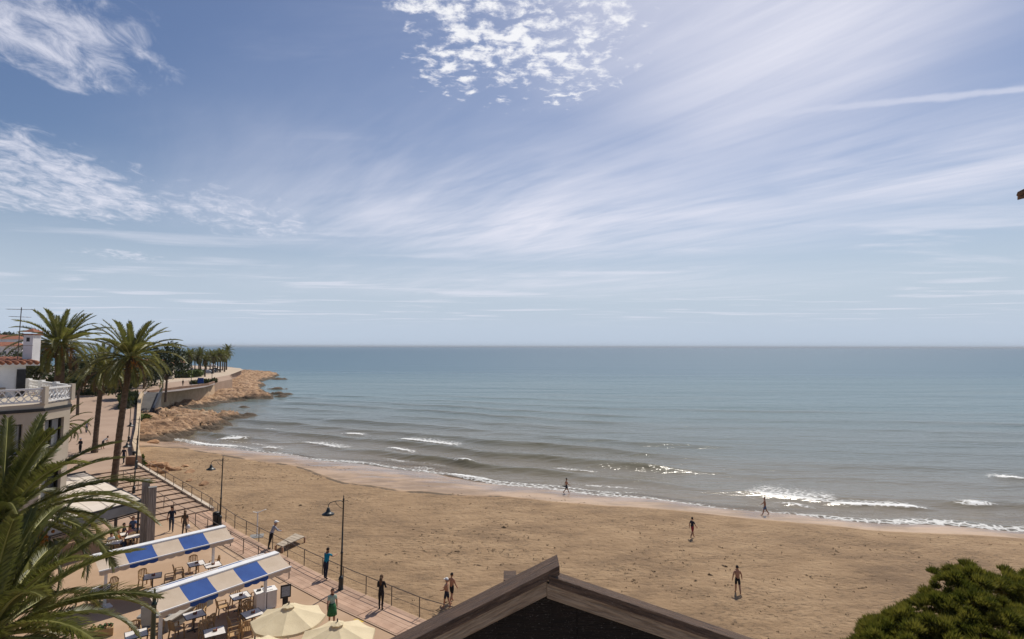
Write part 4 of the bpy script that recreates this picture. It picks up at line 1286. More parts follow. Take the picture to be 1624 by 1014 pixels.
t = thing('low_wall', 'low grey concrete wall running out from under the nearer striped awning', 'wall', w0)
L0 = w1 - w0; L1 = w2_ - w0
MB().beam((0, 0, .24), (L0.x, L0.y, .24), .3, .48).build('wall', m_conc, t)
MB().beam((-.02, 0, .5), (L0.x, L0.y, .5), .4, .06).build('coping', mat('pale_coping', (.42, .38, .33), None, 2, .85), t)
t = thing('stone_bench', 'low grey slab bench between the low wall and the palm fronds', 'bench', w1 + Vector((-.9, .9, 0)), R(8))
MB().box((-.9, -.25, .34), (.9, .25, .44)).build('slab', m_conc, t)
for x in (-.7, .7):
    MB().box((x - .12, -.2, 0), (x + .12, .2, .34)).build('leg', m_dconc, t)
p = spot(234, 1000, PZ)
t = thing('sign_panel', 'pale grey blank panel standing beside the green lamp post', 'panel', p, R(14))
MB().box((-.3, -.03, .15), (.3, .03, 1.1)).build('panel', mat('panel_pale', (.42, .43, .40), None, 2, .6), t, bevel=.02)
MB().box((-.34, -.15, 0), (.34, .15, .15)).build('foot', m_conc, t)
p = spoty(243, 1014, 24.0); p.z = PZ
t = thing('lamp_post', 'dark green iron post with collars in front of the nearer striped awning', 'post', p)
MB().lathe([(.2, 0), (.2, .1), (.13, .2), (.12, .9), (.15, .95), (.10, 1.05), (.085, 3.2), (.11, 3.22), (.11, 3.3), (.075, 3.32), (.07, 3.55), (.1, 3.57), (.1, 3.63), (.03, 3.72), (.045, 3.8), (.01, 3.9)], 12).build('shaft', mat('green_iron', (.012, .03, .02), (.02, .04, .028), 4, .4, spec=.5), t, True)
a_ = MB(); a_.tube([(0, 0, 3.25), (.14, 0, 3.35), (.14, 0, 3.55), (0, 0, 3.6)], .02, 6); a_.build('bracket', MATS['green_iron'], t)
p = spot(160, 1012, PZ)
t = thing('flower_box', 'wooden planter box with small red flowers at the bottom left', 'planter', p, R(30))
MB().box((-.5, -.16, 0), (.5, .16, .38)).build('box', m_plast, t)
random.seed(9); fl = MB(); fg = MB()
for k in range(60):
    c = Vector((random.uniform(-.45, .45), random.uniform(-.13, .13), .42 + random.random() * .16))
    (fl if k % 3 == 0 else fg).ball(c, .035 if k % 3 == 0 else .05, 5, 3)
fl.build('blossom', m_red, t); fg.build('leaves', mat('planter_green', (.04, .09, .02), None, 4, .7), t)
# yellow arrows painted on the paving, drain covers
def floor_mark(u, v, rz, label):
    p = spot(u, v, PZ); p.z = PZ + .004
    t = thing('floor_arrow', label, 'floor marking', p, R(rz), 'yellow arrows on the paving')
    MB().add([(-.32, -.07, 0), (.05, -.07, 0), (.05, .07, 0), (-.32, .07, 0)], [(0, 1, 2, 3)]).build('shaft', m_paint, t)
    MB().add([(.05, -.17, 0.0), (.34, 0, 0.0), (.05, .17, 0.0)], [(0, 1, 2)]).build('head', m_paint, t)
floor_mark(569, 985, 150, 'yellow arrow on the paving left of the black-clad woman shadow')
floor_mark(586, 997, -30, 'yellow arrow on the paving nearest the rightmost parasol')
floor_mark(393, 869, 150, 'yellow arrow on the paving behind the nearer striped awning end, left one')
floor_mark(407, 874, -30, 'yellow arrow on the paving behind the nearer striped awning end, right one')
for (u, v, lb) in ((650, 1003, 'square metal drain cover near the boardwalk at the bottom'), (550, 940, 'square metal drain cover at the foot of the nearest lamp')):
    p = spot(u, v, PZ); t = thing('drain_cover', lb, 'drain cover', (p.x, p.y, PZ + .002), R(-30))
    MB().box((-.3, -.3, 0), (.3, .3, .012)).build('frame', m_conc, t); MB().box((-.2, -.2, .012), (.2, .2, .018)).build('plate', m_dgrey, t)
# foot shower and wooden landing on the sand
p = sand_spot(408, 852)
t = thing('beach_shower', 'white beach shower post with two arms behind the railing', 'shower', p, R(20))
MB().tube([(0, 0, 0), (0, 0, 1.9)], .045, 8).build('post', m_whitep, t)
MB().tube([(0, 0, 1.85), (-.35, 0, 1.95)], .03, 6).build('arm', m_whitep, t)
MB().tube([(0, 0, 1.85), (.55, 0, 2.05), (.62, 0, 2.02)], .03, 6).build('arm', m_whitep, t)
MB().box((-.5, -.5, -.1), (.5, .5, .04)).build('tray', m_conc, t)
q = [spot(438, 865, 1.3), spot(449, 868, 1.3), spot(484, 852, 1.3), spot(469, 847, 1.3)]
t = thing('wooden_landing', 'pale wooden landing leading from the boardwalk onto the sand', 'landing', (q[0].x, q[0].y, 0))
for k in range(6):
    f0, f1 = k / 6 + .008, (k + 1) / 6 - .008
    c4 = [q[0].lerp(q[3], f0), q[0].lerp(q[3], f1), q[1].lerp(q[2], f1), q[1].lerp(q[2], f0)]
    MB().prism([(c.x - q[0].x, c.y - q[0].y) for c in c4], 1.26, 1.32).build('board', mat('pale_board', (.40, .33, .25), None, 2, .8) if 'pale_board' not in MATS else MATS['pale_board'], t)
for c in q:
    MB().box((c.x - q[0].x - .06, c.y - q[0].y - .06, .6), (c.x - q[0].x + .06, c.y - q[0].y + .06, 1.26)).build('leg', m_plank, t)

# ---------------------------------------------------------------- boulders
def rock_mesh(seed, sx, sy, sz):
    bm = bmesh.new(); bmesh.ops.create_icosphere(bm, subdivisions=3, radius=1)
    rs = random.Random(seed); off = rs.uniform(0, 50)
    planes = [(Vector((rs.gauss(0, 1), rs.gauss(0, 1), rs.gauss(0, .8))).normalized(), rs.uniform(.42, .75)) for _ in range(12)]
    for v_ in bm.verts:
        for n_, d_ in planes:
            e = v_.co.dot(n_) - d_
            if e > 0:
                v_.co -= n_ * e
        nn = float(fbm(v_.co.x * 2 + off, v_.co.y * 2 + v_.co.z * 1.7, seed, 3)) - .5
        v_.co *= 1 + .30 * nn
        v_.co.x *= sx; v_.co.y *= sy; v_.co.z *= sz
    me_ = bpy.data.meshes.new('boulder'); bm.to_mesh(me_); bm.free(); me_.materials.append(m_boul)
    return me_
rms = [rock_mesh(k, 1, .8, .55) for k in range(4)]
BO = [(234, 741, .95), (245, 738, .8), (253, 744, 1.1), (263, 741, .75), (271, 748, .9), (281, 747, .7), (260, 752, .7), (247, 751, .85), (239, 748, .75), (250, 762, .55), (262, 770, .6), (274, 779, .5), (285, 788, .5)]
BL = ['orange boulder at the left end of the pile, against the parapet foot', 'orange boulder at the back of the pile by the parapet', 'large orange boulder on top in the middle of the pile', 'orange boulder at the back right of the pile', 'orange boulder at the right front of the pile', 'orange boulder at the far right end of the pile',
      'orange boulder at the middle front of the pile', 'orange boulder at the left front of the pile by the pier', 'orange boulder low on the left of the pile', 'first small boulder below the pile along the step railing', 'second small boulder below the pile along the step railing', 'third small boulder below the pile along the step railing', 'last small boulder below the pile along the step railing']
for k, (u, v, s_) in enumerate(BO):
    p = sand_spot(u, v)
    o = tag(link('boulder', rms[k % 4], None, (p.x, p.y, p.z + .18 * s_ + (.22 if k == 2 else 0)), k * 1.7), BL[k], 'boulder', 'boulders beside the steps')
    o.scale = (s_, s_, s_); o.rotation_euler = (random.uniform(-.25, .25), random.uniform(-.25, .25), k * 1.7)
for (u, v, s_, lb) in ((300, 751, .9, 'flat orange boulder lying alone just right of the boulder pile'), (293, 742, .8, 'long low rock slab on the sand behind the boulder pile'), (325, 769, .85, 'lone orange boulder half buried in the sand right of the pile'), (236, 699, 1.6, 'dark-edged boulder at the far corner of the beach under the rocks'), (243, 704, 1.3, 'smaller boulder at the far corner of the beach near the parapet'), (300, 764, .5, 'small boulder on the sand between the pile and the lone boulder')):
    p = sand_spot(u, v)
    o = tag(link('boulder', rms[int(u) % 4], None, (p.x, p.y, p.z + .03), u * .1), lb, 'boulder')
    o.scale = (s_, s_, s_ * .8)

# ---------------------------------------------------------------- palms
m_frond = mat('palm_leaf', (0.100, 0.112, 0.022), (0.180, 0.175, 0.046), 1.2, 0.42, rnd=0.3, trans=0.5, spec=0.5)
m_rachis = mat('palm_rachis', (0.30, 0.28, 0.09), (0.22, 0.215, 0.065), 1.5, 0.55)
m_fdry = mat('palm_leaf_dry', (0.15, 0.095, 0.045), (0.10, 0.065, 0.032), 1.2, 0.8, rnd=0.2, trans=0.15)
m_trunk = mat('palm_trunk', (0.085, 0.058, 0.038), (0.15, 0.105, 0.07), 2.2, 0.95, 0.9, 5, 0.06, sc=(1, 1, 2.2))
m_date = mat('date_cluster', (0.42, 0.17, 0.02), (0.30, 0.10, 0.015), 5, 0.6)
def frond_mesh(seed, L, bend, nleaf, lw, mats, lseg=2, dens=1.0):
    """one feather leaf along +x, curving down by `bend` radians; mats = (leaf, rachis)"""
    rs = random.Random(seed)
    mb = MB(); n = 14
    pts = []; p = Vector((0, 0, 0)); side = rs.uniform(-.10, .10)
    for i in range(n + 1):
        f = i / n
        pts.append(p.copy())
        a_ = -bend * (f ** 1.35); yw = side * f * 2
        p = p + Vector((math.cos(a_) * math.cos(yw), math.sin(yw) * math.cos(a_), math.sin(a_))) * (L / n)
    mb.tube(pts, [0.045 * (1 - .85 * i / n) * (L / 3.6) for i in range(n + 1)], 5, 1)
    def at_(f):
        x = f * n; i = min(int(x), n - 1)
        return pts[i].lerp(pts[i + 1], x - i), (pts[i + 1] - pts[i]).normalized()
    for k in range(nleaf):
        f = .14 + .85 * (k + .5) / nleaf
        c, d = at_(f)
        sv0 = d.cross(Vector((0, 0, 1)))
        sv0.normalize(); up_ = sv0.cross(d)
        ln = L * .135 * (math.sin(math.pi * (.12 + .80 * f)) ** .6) * rs.uniform(.88, 1.12)
        for sg in (-1, 1):
            if rs.random() > dens:
                continue
            fw = R(rs.uniform(36, 48)) * (1 - .3 * f)
            vv = R(rs.uniform(12, 30))
            o = (sv0 * sg * math.cos(vv) + up_ * math.sin(vv))
            dr = (o * math.cos(R(90) - fw) + d * math.sin(R(90) - fw)).normalized() if False else (o * math.sin(fw + R(12)) + d * math.cos(fw + R(12))).normalized()
            wv_ = d * lw / 2
            m1 = c + dr * ln * .55; t1 = c + dr * ln + Vector((0, 0, -ln * rs.uniform(.04, .20)))
            tw = up_ * lw * .25
            mb.add([c - wv_, c + wv_, m1 + wv_ * .9 + tw, m1 - wv_ * .9 - tw, t1], [(0, 1, 2, 3), (3, 2, 4)], 0)
    return mb.mesh('frond', list(mats), False)
FR_BIG = [[frond_mesh(10 * b + k, 3.7, bd, 112, .048, (m_frond, m_rachis)) for k in range(3)] for b, bd in enumerate((.55, .95, 1.35, 1.7))]
FR_MID = [[frond_mesh(200 + 10 * b + k, 3.7, bd, 50, .075, (m_frond, m_rachis)) for k in range(3)] for b, bd in enumerate((.6, 1.0, 1.4, 1.8))]
FR_DRY = [frond_mesh(400 + k, 3.4, 1.6, 36, .07, (m_fdry, m_fdry), dens=.8) for k in range(2)]
def palm(name, label, base, top, r0, nf, size, lib, seed, dates=False, dry=0.2, low=-38, group='date palms', trunk_r=None):
    rs = random.Random(seed)
    base, top = Vector(base), Vector(top)
    t = thing(name, label, 'palm tree', base, 0, group)
    v = top - base
    pts = []; rr = []; n = 46
    for i in range(n + 1):
        f = i / n
        bow = Vector((v.x * .12, v.y * .12, 0)) * math.sin(math.pi * f)
        pts.append(v * f + bow * -1)
        rad = r0 * (1.22 - .3 * min(1, f * 8) * 1.0 - .12 * f) * (1 + .07 * (i % 2))
        if f > .93: rad *= 1 + .25 * (f - .93) / .07
        rr.append(rad)
    MB().tube(pts, rr, 12).build('trunk', m_trunk, t, False)
    crown = v
    # old leaf bases
    bs = MB()
    for k in range(46):
        a_ = k * 2.39996; z = -.9 + .95 * k / 46
        d = Vector((math.cos(a_), math.sin(a_), 0))
        c = crown + Vector((0, 0, z * r0 / .3 * .9))
        bs.beam(c + d * r0 * .7, c + d * (r0 * 1.55) + Vector((0, 0, .28)), .13, .05)
    bs.build('leaf_bases', m_trunk, t)
    for k in range(nf):
        f = (k + .5) / nf
        el = 84 - (84 - low) * (f ** .92) + rs.uniform(-7, 7)
        az = k * 2.39996 + rs.uniform(-.25, .25)
        isdry = f > 1 - dry and rs.random() < .75
        if isdry:
            me_ = FR_DRY[k % 2]
        else:
            bi = 0 if el > 58 else (1 if el > 30 else (2 if el > 0 else 3))
            me_ = lib[bi][k % 3]
        o = link('frond', me_, t)
        sc_ = size / 3.7 * (.80 + .25 * math.sin(math.pi * min(1, f * 1.1))) * rs.uniform(.9, 1.1)
        o.scale = (sc_, sc_, sc_)
        d = Vector((math.cos(az), math.sin(az), 0))
        o.location = crown + d * r0 * .5 + Vector((0, 0, .25 * (1 - f) + .05))
        o.rotation_euler = (rs.uniform(-.25, .25), -R(el), az)
    if dates:
        for k in range(6):
            a_ = k * 1.05 + .3; d = Vector((math.cos(a_), math.sin(a_), 0))
            c = MB(); rd = random.Random(seed + k)
            st0 = crown + Vector((0, 0, .2)); e = crown + d * 1.05 + Vector((0, 0, -.15))
            c.tube([st0, st0.lerp(e, .55) + Vector((0, 0, .3)), e], .035, 5)
            for q in range(34):
                w_ = e + Vector((rd.gauss(0, .16), rd.gauss(0, .16), -abs(rd.gauss(.35, .3))))
                c.ball(w_, .06, 5, 3); 
                if q % 3 == 0: c.tube([e, w_], .018, 4)
            c.build('date_cluster', m_date, t)
    return t
p3b = spot(180, 778, 2.75); p3t = spoty(207, 572, p3b.y + .6)
palm('date_palm', 'tall date palm with orange date clusters rising from the steps', p3b, p3t, .30, 58, 4.5, FR_MID, 1, True, .22)
p2b = spot(150, 720, UZ); p2t = spoty(163, 592, p2b.y + 1)
palm('date_palm', 'leaning date palm on the upper promenade behind the orange-fruited one', p2b, p2t, .30, 54, 4.2, FR_MID, 2, False, .3)
p1t = spoty(95, 552, 58.0)
palm('date_palm', 'thick date palm behind the white penthouse, leftmost of the tall three', (p1t.x + .4, 58, UZ), p1t, .48, 60, 4.4, FR_MID, 3, True, .25)
pAt = spoty(2, 838, 19.0)
palm('date_palm', 'foreground date palm crown in front of the beige house wall', (pAt.x - .3, pAt.y + .3, PZ), pAt, .33, 60, 4.0, FR_BIG, 4, True, .10, low=-45, group='foreground date palms')
pBt = spoty(-22, 1025, 15.5)
palm('date_palm', 'nearest date palm crown filling the bottom left corner', (pBt.x - .2, pBt.y - .2, PZ), pBt, .33, 62, 4.1, FR_BIG, 5, False, .08, low=-40, group='foreground date palms')
# young palms tucked between house and promenade
pc = spoty(116, 668, 47.0)
palm('young_palm', 'small green palm peeping out behind the corner of the beige house', (pc.x - 1.2, 47.5, UZ), (pc.x - 1.2, 47.5, pc.z - .6), .16, 26, 2.2, FR_MID, 6, False, .05)

# row of palms on the headland
FR_FAR = [[frond_mesh(600 + 10 * b + k, 3.4, bd, 16, .24, (m_frond, m_rachis)) for k in range(1)] for b, bd in enumerate((.7, 1.2, 1.7, 2.1))]
def far_palm_meshes(seed):
    rs = random.Random(seed); mb = MB()
    for k in range(44):
        f = (k + .5) / 44; el = R(85 - 140 * f + rs.uniform(-8, 8)); az = k * 2.39996
        me_ = FR_FAR[0 if f < .3 else (1 if f < .55 else (2 if f < .8 else 3))][0]
        M_ = Matrix.Rotation(az, 4, 'Z') @ Matrix.Rotation(-el, 4, 'Y')
        mb.add([M_ @ v_.co for v_ in me_.vertices], [tuple(p_.vertices) for p_ in me_.polygons])
    cr = mb.mesh('crown', [m_frond])
    tr = MB().tube([(0, 0, -.3), (0, 0, 3), (.1, 0, 5.8), (.1, 0, 7.0)], [.34, .27, .28, .40], 8).mesh('trunk', [m_trunk])
    sk = MB().lathe([(.4, .3), (1.0, -.3), (.9, -1.6), (.35, -2.6)], 9, (.1, 0, 7.0)).mesh('skirt', [m_fdry])
    return cr, tr, sk
fcr, ftr, fsk = far_palm_meshes(3)
random.seed(12)
FP = [(298, 595), (303, 588), (309, 587), (315, 597), (318, 588), (325, 599), (327, 588), (333, 590), (338, 594), (341, 588), (345, 591), (349, 592), (353, 589), (356, 591), (359, 588), (291, 590)]
ORD = ['leftmost', 'second', 'third', 'fourth', 'fifth', 'sixth', 'seventh', 'eighth', 'ninth', 'tenth', 'eleventh', 'twelfth', 'thirteenth', 'fourteenth', 'fifteenth', 'rightmost']
_o = sorted(range(len(FP)), key=lambda q: FP[q][0])
FPL = [''] * len(FP)
for r_, q in enumerate(_o):
    FPL[q] = ORD[r_] + (' palm' if r_ in (0, 15) else ' palm from the left') + ' in the dense row on the headland car park'
FPL[5] = 'short date palm standing forward of the headland row beside the footpath'
for k, (u, v) in enumerate(FP):
    p = spot(u, v, 5.0)
    g = thing('date_palm', FPL[k], 'palm tree', p, k * .9, 'row of palms on the headland')
    sc_ = random.uniform(.86, 1.12)
    if v > 598: sc_ = .8
    g.scale = (sc_, sc_, sc_ * random.uniform(.95, 1.08))
    link('trunk', ftr, g); c = link('crown', fcr, g); c.location = (.1, 0, 7.0); link('dead_leaf_skirt', fsk, g)

# ---------------------------------------------------------------- leafy trees, hedges
m_leaf = mat('tree_leaf', (0.042, 0.058, 0.012), (0.075, 0.085, 0.022), 0.8, 0.6, rnd=0.22, trans=0.2)
m_leafd = mat('tree_leaf_dark', (0.020, 0.033, 0.010), (0.042, 0.055, 0.016), 0.8, 0.6, rnd=0.22, trans=0.15)
m_leafy = mat('hedge_leaf', (0.065, 0.095, 0.012), (0.10, 0.13, 0.02), 0.8, 0.6, rnd=0.1, trans=0.2)
m_bark = mat('bark', (0.09, 0.065, 0.045), (0.14, 0.105, 0.075), 2, .95, .6, 6)
def crown_mesh(seed, rx, ry, rz, nblob, per, leaf, m_, flat=0.0):
    rs = np.random.RandomState(seed)
    V = []; F = []
    for b in range(nblob):
        u = rs.normal(size=3); u /= np.linalg.norm(u); rr_ = rs.uniform(.35, .82)
        c = u * rr_ * np.array([rx, ry, rz]); c[2] = c[2] * (1 - flat) + abs(c[2]) * flat * .6
        br = rs.uniform(.26, .46) * min(rx, ry, rz * 1.3)
        n = per
        d = rs.normal(size=(n, 3)); d /= np.linalg.norm(d, axis=1)[:, None]
        pos_ = c + d * br * rs.uniform(.6, 1.05, (n, 1)) * np.array([1, 1, .8])
        nr = d + rs.normal(size=(n, 3)) * .5; nr /= np.linalg.norm(nr, axis=1)[:, None]
        tv = np.cross(nr, rs.normal(size=(n, 3))); tv /= np.linalg.norm(tv, axis=1)[:, None]
        bv_ = np.cross(nr, tv); sz = leaf * rs.uniform(.6, 1.3, (n, 1))
        o = len(V) * 0 + sum(len(x) for x in V)
        q = np.stack([pos_ - tv * sz, pos_ - bv_ * sz * .5, pos_ + tv * sz, pos_ + bv_ * sz * .5], 1).reshape(-1, 3)
        V.append(q); idx = np.arange(n * 4).reshape(n, 4) + o; F.append(idx)
    me_ = bpy.data.meshes.new('crown'); me_.from_pydata(np.concatenate(V).tolist(), [], np.concatenate(F).tolist()); me_.materials.append(m_)
    return me_
def tree(label, base, h, r, seed, m_, cat='tree', squash=.85, nb=30, per=70, leaf=.32, name='leafy_tree', group=None):
    t = thing(name, label, cat, base, seed * 1.3, group)
    tb = MB(); tb.tube([(0, 0, -.2), (.1, 0, h * .35), (.0, .1, h * .7)], [.26, .2, .1], 7)
    rs = random.Random(seed)
    for k in range(5):
        a_ = k * 1.3; tb.tube([(.05, 0, h * .35), (math.cos(a_) * r * .3, math.sin(a_) * r * .3, h * .6), (math.cos(a_) * r * .6, math.sin(a_) * r * .6, h * .75)], [.12, .08, .03], 5)
    tb.build('trunk', m_bark, t)
    c = link('crown', crown_mesh(seed, r, r, r * squash, nb, per, leaf, m_), t); c.location = (0, 0, h - r * squash * .8)
    return t
def by(u, v, y):
    p = spoty(u, v, y); return p
TREES = [((266, 548), 118, 4.6, m_leafd, 'dark rounded tree right of the fruiting palm, before the headland palms'), ((247, 566), 160, 5.2, m_leaf, 'olive-green tree directly behind the fruiting palm crown'),
         ((230, 574), 150, 4.6, m_leafd, 'smaller dark tree behind the fruiting palm near the terrace'), ((128, 566), 100, 3.6, m_leafd, 'dark bushy tree between the leftmost and leaning palms'),
         ((60, 560), 120, 4.6, m_leaf, 'olive tree behind the white chimney'), ((22, 553), 150, 6.0, m_leafd, 'dark tree above the penthouse roof at the left edge'),
         ((100, 592), 80, 2.4, m_leaf, 'low green tree behind the thick palm trunk'), ((205, 590), 122, 3.6, m_leaf, 'green shrub tree behind the trunk of the fruiting palm'), ((150, 575), 128, 5.0, m_leaf, 'broad tree behind the leaning palm crown'), ((185, 578), 140, 5.0, m_leafd, 'dark broad tree between the leaning and fruiting palms')]
for k, ((u, v), y, r, m_, lb) in enumerate(TREES):
    p = spoty(u, v, y); gz = uz(y)
    tree(lb, (p.x, y, gz), max(p.z - gz, r * 1.1), r, 20 + k, m_)
# far woods on the rise, seen as one mass
rs = np.random.RandomState(5)
V = []; F = []; o = 0
for k in range(260):
    y = rs.uniform(230, 620); x = -(y * rs.uniform(.80, 1.05) + 30)
    hz = 26 * math.exp(-(((x + 560) / 190) ** 2 + ((y - 470) / 240) ** 2)) + 2.9
    r = rs.uniform(2.5, 5)
    n = 40
    d = rs.normal(size=(n, 3)); d /= np.linalg.norm(d, axis=1)[:, None]
    c = np.array([x, y, hz + r * .7]) + d * r * rs.uniform(.5, 1, (n, 1)) * np.array([1.2, 1.2, .8])
    t1 = rs.normal(size=(n, 3)) * .8; t2 = rs.normal(size=(n, 3)) * .8
    V.append(np.stack([c - t1, c - t2, c + t1, c + t2], 1).reshape(-1, 3)); F.append(np.arange(n * 4).reshape(n, 4) + o); o += n * 4
me_ = bpy.data.meshes.new('far_woods'); me_.from_pydata(np.concatenate(V).tolist(), [], np.concatenate(F).tolist()); me_.materials.append(m_leafd)
tag(link('far_woods', me_), 'dark wooded rise behind the town', 'woods', kind='stuff')
# hedges
def hedge(label, a, b, wd, h_, seed, m_=m_leafy):
    a, b = Vector(a), Vector(b); L = (b - a).length; d = (b - a) / L
    t = thing('hedge', label, 'hedge', a, math.atan2(d.y, d.x))
    rs = np.random.RandomState(seed); n = int(L * wd * 26)
    c = np.stack([rs.uniform(0, L, n), rs.uniform(-wd / 2, wd / 2, n), h_ * rs.uniform(0, 1, n) ** .5], 1)
    c[:, 2] *= .85 + .3 * vnoise(c[:, 0] * .7, c[:, 1] * .7, seed)
    t1 = rs.normal(size=(n, 3)) * .22; t2 = rs.normal(size=(n, 3)) * .22
    me_ = bpy.data.meshes.new('leaves'); me_.from_pydata(np.stack([c - t1, c - t2, c + t1, c + t2], 1).reshape(-1, 3).tolist(), [], np.arange(n * 4).reshape(n, 4).tolist()); me_.materials.append(m_)
    link('leaves', me_, t); MB().box((0, -wd * .3, 0), (L, wd * .3, h_ * .6)).build('stems', m_leafd, t)
hedge('bright green hedge between the footpath and the parked cars', spot(285, 601, 5), spot(310, 598, 5), 7, 2.2, 1)
hedge('low dark green hedge beside the blue board on the terrace', spot(303, 611, 5.0), spot(342, 608, 5.0), 2.2, 1.0, 2, m_leaf)
hedge('green bush growing at the foot of the parapet wall', (-46.2, 71.0, .6), (-44.3, 68.0, .6), 1.6, 1.9, 3)
hedge('dense green bush on the promenade side of the parapet wall', (-72.5, 107.5, 4.0), (-78.0, 117.5, 4.3), 2.4, 2.6, 8, m_leaf)
hedge('green scrub below the boat ramp by the parapet wall', (-70.0, 108.5, 2.0), (-66.5, 103.5, 1.8), 2.2, 1.2, 4)
hedge('green hedge across the end of the upper promenade behind the palms', spot(115, 632, 4.6), spot(200, 624, 4.8), 2.0, 1.6, 6)
# far little things of the terrace
t = thing('blue_board', 'blue information board by the low hedge on the terrace', 'board', spot(318, 612, 5.0))
MB().box((-.8, -.08, .5), (.8, .08, 2.0)).build('panel', m_fblue, t)
for x in (-.65, .65):
    MB().box((x - .06, -.05, 0), (x + .06, .05, .6)).build('leg', m_dgrey, t)
def far_lamp(u, v, y_top, label):
    p = spot(u, v, 5.0); t = thing('lamp_post', label, 'lamp post', p)
    MB().tube([(0, 0, 0), (0, 0, 4.5)], [.09, .06], 6).build('pole', m_lamp, t); MB().lathe([(.3, 4.5), (.22, 4.7), (.05, 4.85)], 8).build('lantern', m_lamp, t)
far_lamp(303, 613, 0, 'thin lamp post at the left end of the low hedge on the terrace')
far_lamp(336, 606, 0, 'thin lamp post at the right end of the low hedge on the terrace')
# cars
def car_proto(m_body):
    t = thing('parked_car', 'x', 'car', (0, 0, 0), 0, 'cars parked on the headland')
    prof = [(-2.1, .35), (-2.12, .72), (-1.95, .88), (-1.45, .95), (-.95, 1.42), (.55, 1.45), (1.15, .98), (1.85, .88), (2.1, .68), (2.12, .35)]
    def ext(pr, hw, z_in=0):
        vs = [(x, -hw * (1 if z < 1 else .82), z) for x, z in pr] + [(x, hw * (1 if z < 1 else .82), z) for x, z in pr]; n = len(pr)
        return vs, [tuple(range(n))[::-1], tuple(range(n, 2 * n))] + [(i, (i + 1) % n, n + (i + 1) % n, n + i) for i in range(n)]
    MB().add(*ext(prof, .85)).build('body', m_body, t, bevel=.06)
    MB().add(*ext([(-1.32, .98), (-.92, 1.36), (.5, 1.38), (1.02, 1.0)], .865)).build('window', m_pane, t)
    for x in (-1.3, 1.3):
        for y in (-.8, .8):
            w_ = MB().tube([(x, y - .1, .32), (x, y + .1, .32)], .32, 12).build('wheel', m_black, t)
            MB().tube([(x, y + (.11 if y > 0 else -.11), .32), (x, y + (.12 if y > 0 else -.12), .32)], .19, 10).build('rim', m_conc, w_)
    return t
paint = {k: mat('car_paint_' + k, c, tuple(x * .9 for x in c), 1, .3, spec=.5) for k, c in dict(white=(.75, .75, .75), silver=(.35, .36, .38), dark=(.03, .035, .045), blue=(.03, .05, .10), red=(.25, .03, .03)).items()}
CARS = [('silver', 282, 594, 20, 'silver car left of the bright hedge'), ('white', 274, 593, 18, 'white car leftmost in the car park'), ('blue', 313, 596, 20, 'dark blue car right behind the bright hedge'), ('white', 322, 593, 24, 'white car under the middle of the palm row'),
        ('silver', 330, 594, 24, 'silver car under the palm row, between white and black cars'), ('dark', 336, 592, 24, 'black car under the palm row near the footpath'), ('dark', 343, 590, 24, 'black car at the seaward end of the palm row'), ('silver', 308, 592, 10, 'silver car behind the dark blue car'),
        ('white', 296, 584, 8, 'white car at the back of the car park, left'), ('red', 287, 582, 8, 'red car at the back left of the car park'), ('white', 336, 583, 8, 'white car at the back of the car park, right')]
protos = {}
for (pc_, u, v, rz, lb) in CARS:
    if pc_ not in protos:
        protos[pc_] = car_proto(paint[pc_]); o = protos[pc_]
    else:
        o = copy_tree(protos[pc_])
    o.location = spot(u, v, 5.0) + Vector((0, 0, .02)); o.rotation_euler = (0, 0, R(rz)); o['label'] = lb
# houses of the town
def small_house(label, c, sx, sy, h_, m_w, rz, storeys=2, gable=True):
    t = thing('town_house', label, 'house', c, R(rz), 'houses of the town')
    MB().box((-sx, -sy, -1), (sx, sy, h_)).build('wall', m_w, t)
    MB().add([(-sx - .4, -sy - .4, h_), (sx + .4, -sy - .4, h_), (sx + .4, sy + .4, h_), (-sx - .4, sy + .4, h_), (-sx * .5, 0, h_ + sy * .35), (sx * .5, 0, h_ + sy * .35)],
             [(3, 2, 1, 0), (0, 1, 5, 4), (1, 2, 5), (2, 3, 4, 5), (3, 0, 4)]).build('roof', m_tile, t)
    for s_ in range(storeys):
        z = 1.0 + s_ * 2.9
        for k in range(4):
            x = -sx + sx * 2 * (k + .5) / 4
            w_ = MB().box((x - .55, -sy - .06, z), (x + .55, -sy - .01, z + 1.4)).build('window', m_white, t)
            MB().box((x - .45, -sy - .09, z + .1), (x + .45, -sy - .065, z + 1.3)).build('pane', m_pane, w_)
def ht(x, y):
    return 26 * math.exp(-(((x + 560) / 190) ** 2 + ((y - 470) / 240) ** 2)) + 2.9
for (u, v, y, sx, sy, h_, lb) in ((8, 540, 230, 7, 5, 6.5, 'white town house with orange roof at the far left edge'), (6, 551, 190, 6, 4, 4, 'low house with orange tiled roof below the white town house'), (277, 576, 235, 4, 3.5, 3.0, 'small tiled house just right of the dark rounded tree'), (238, 578, 190, 7, 4, 4.5, 'pale house showing between the trees behind the fruiting palm')):
    p = spoty(u, v, y)
    small_house(lb, (p.x, y, max(p.z - h_, 5.0 if u > 100 else p.z - h_)), sx, sy, h_, m_white if u < 20 else m_cream, 25, 2 if h_ > 5 else 1)

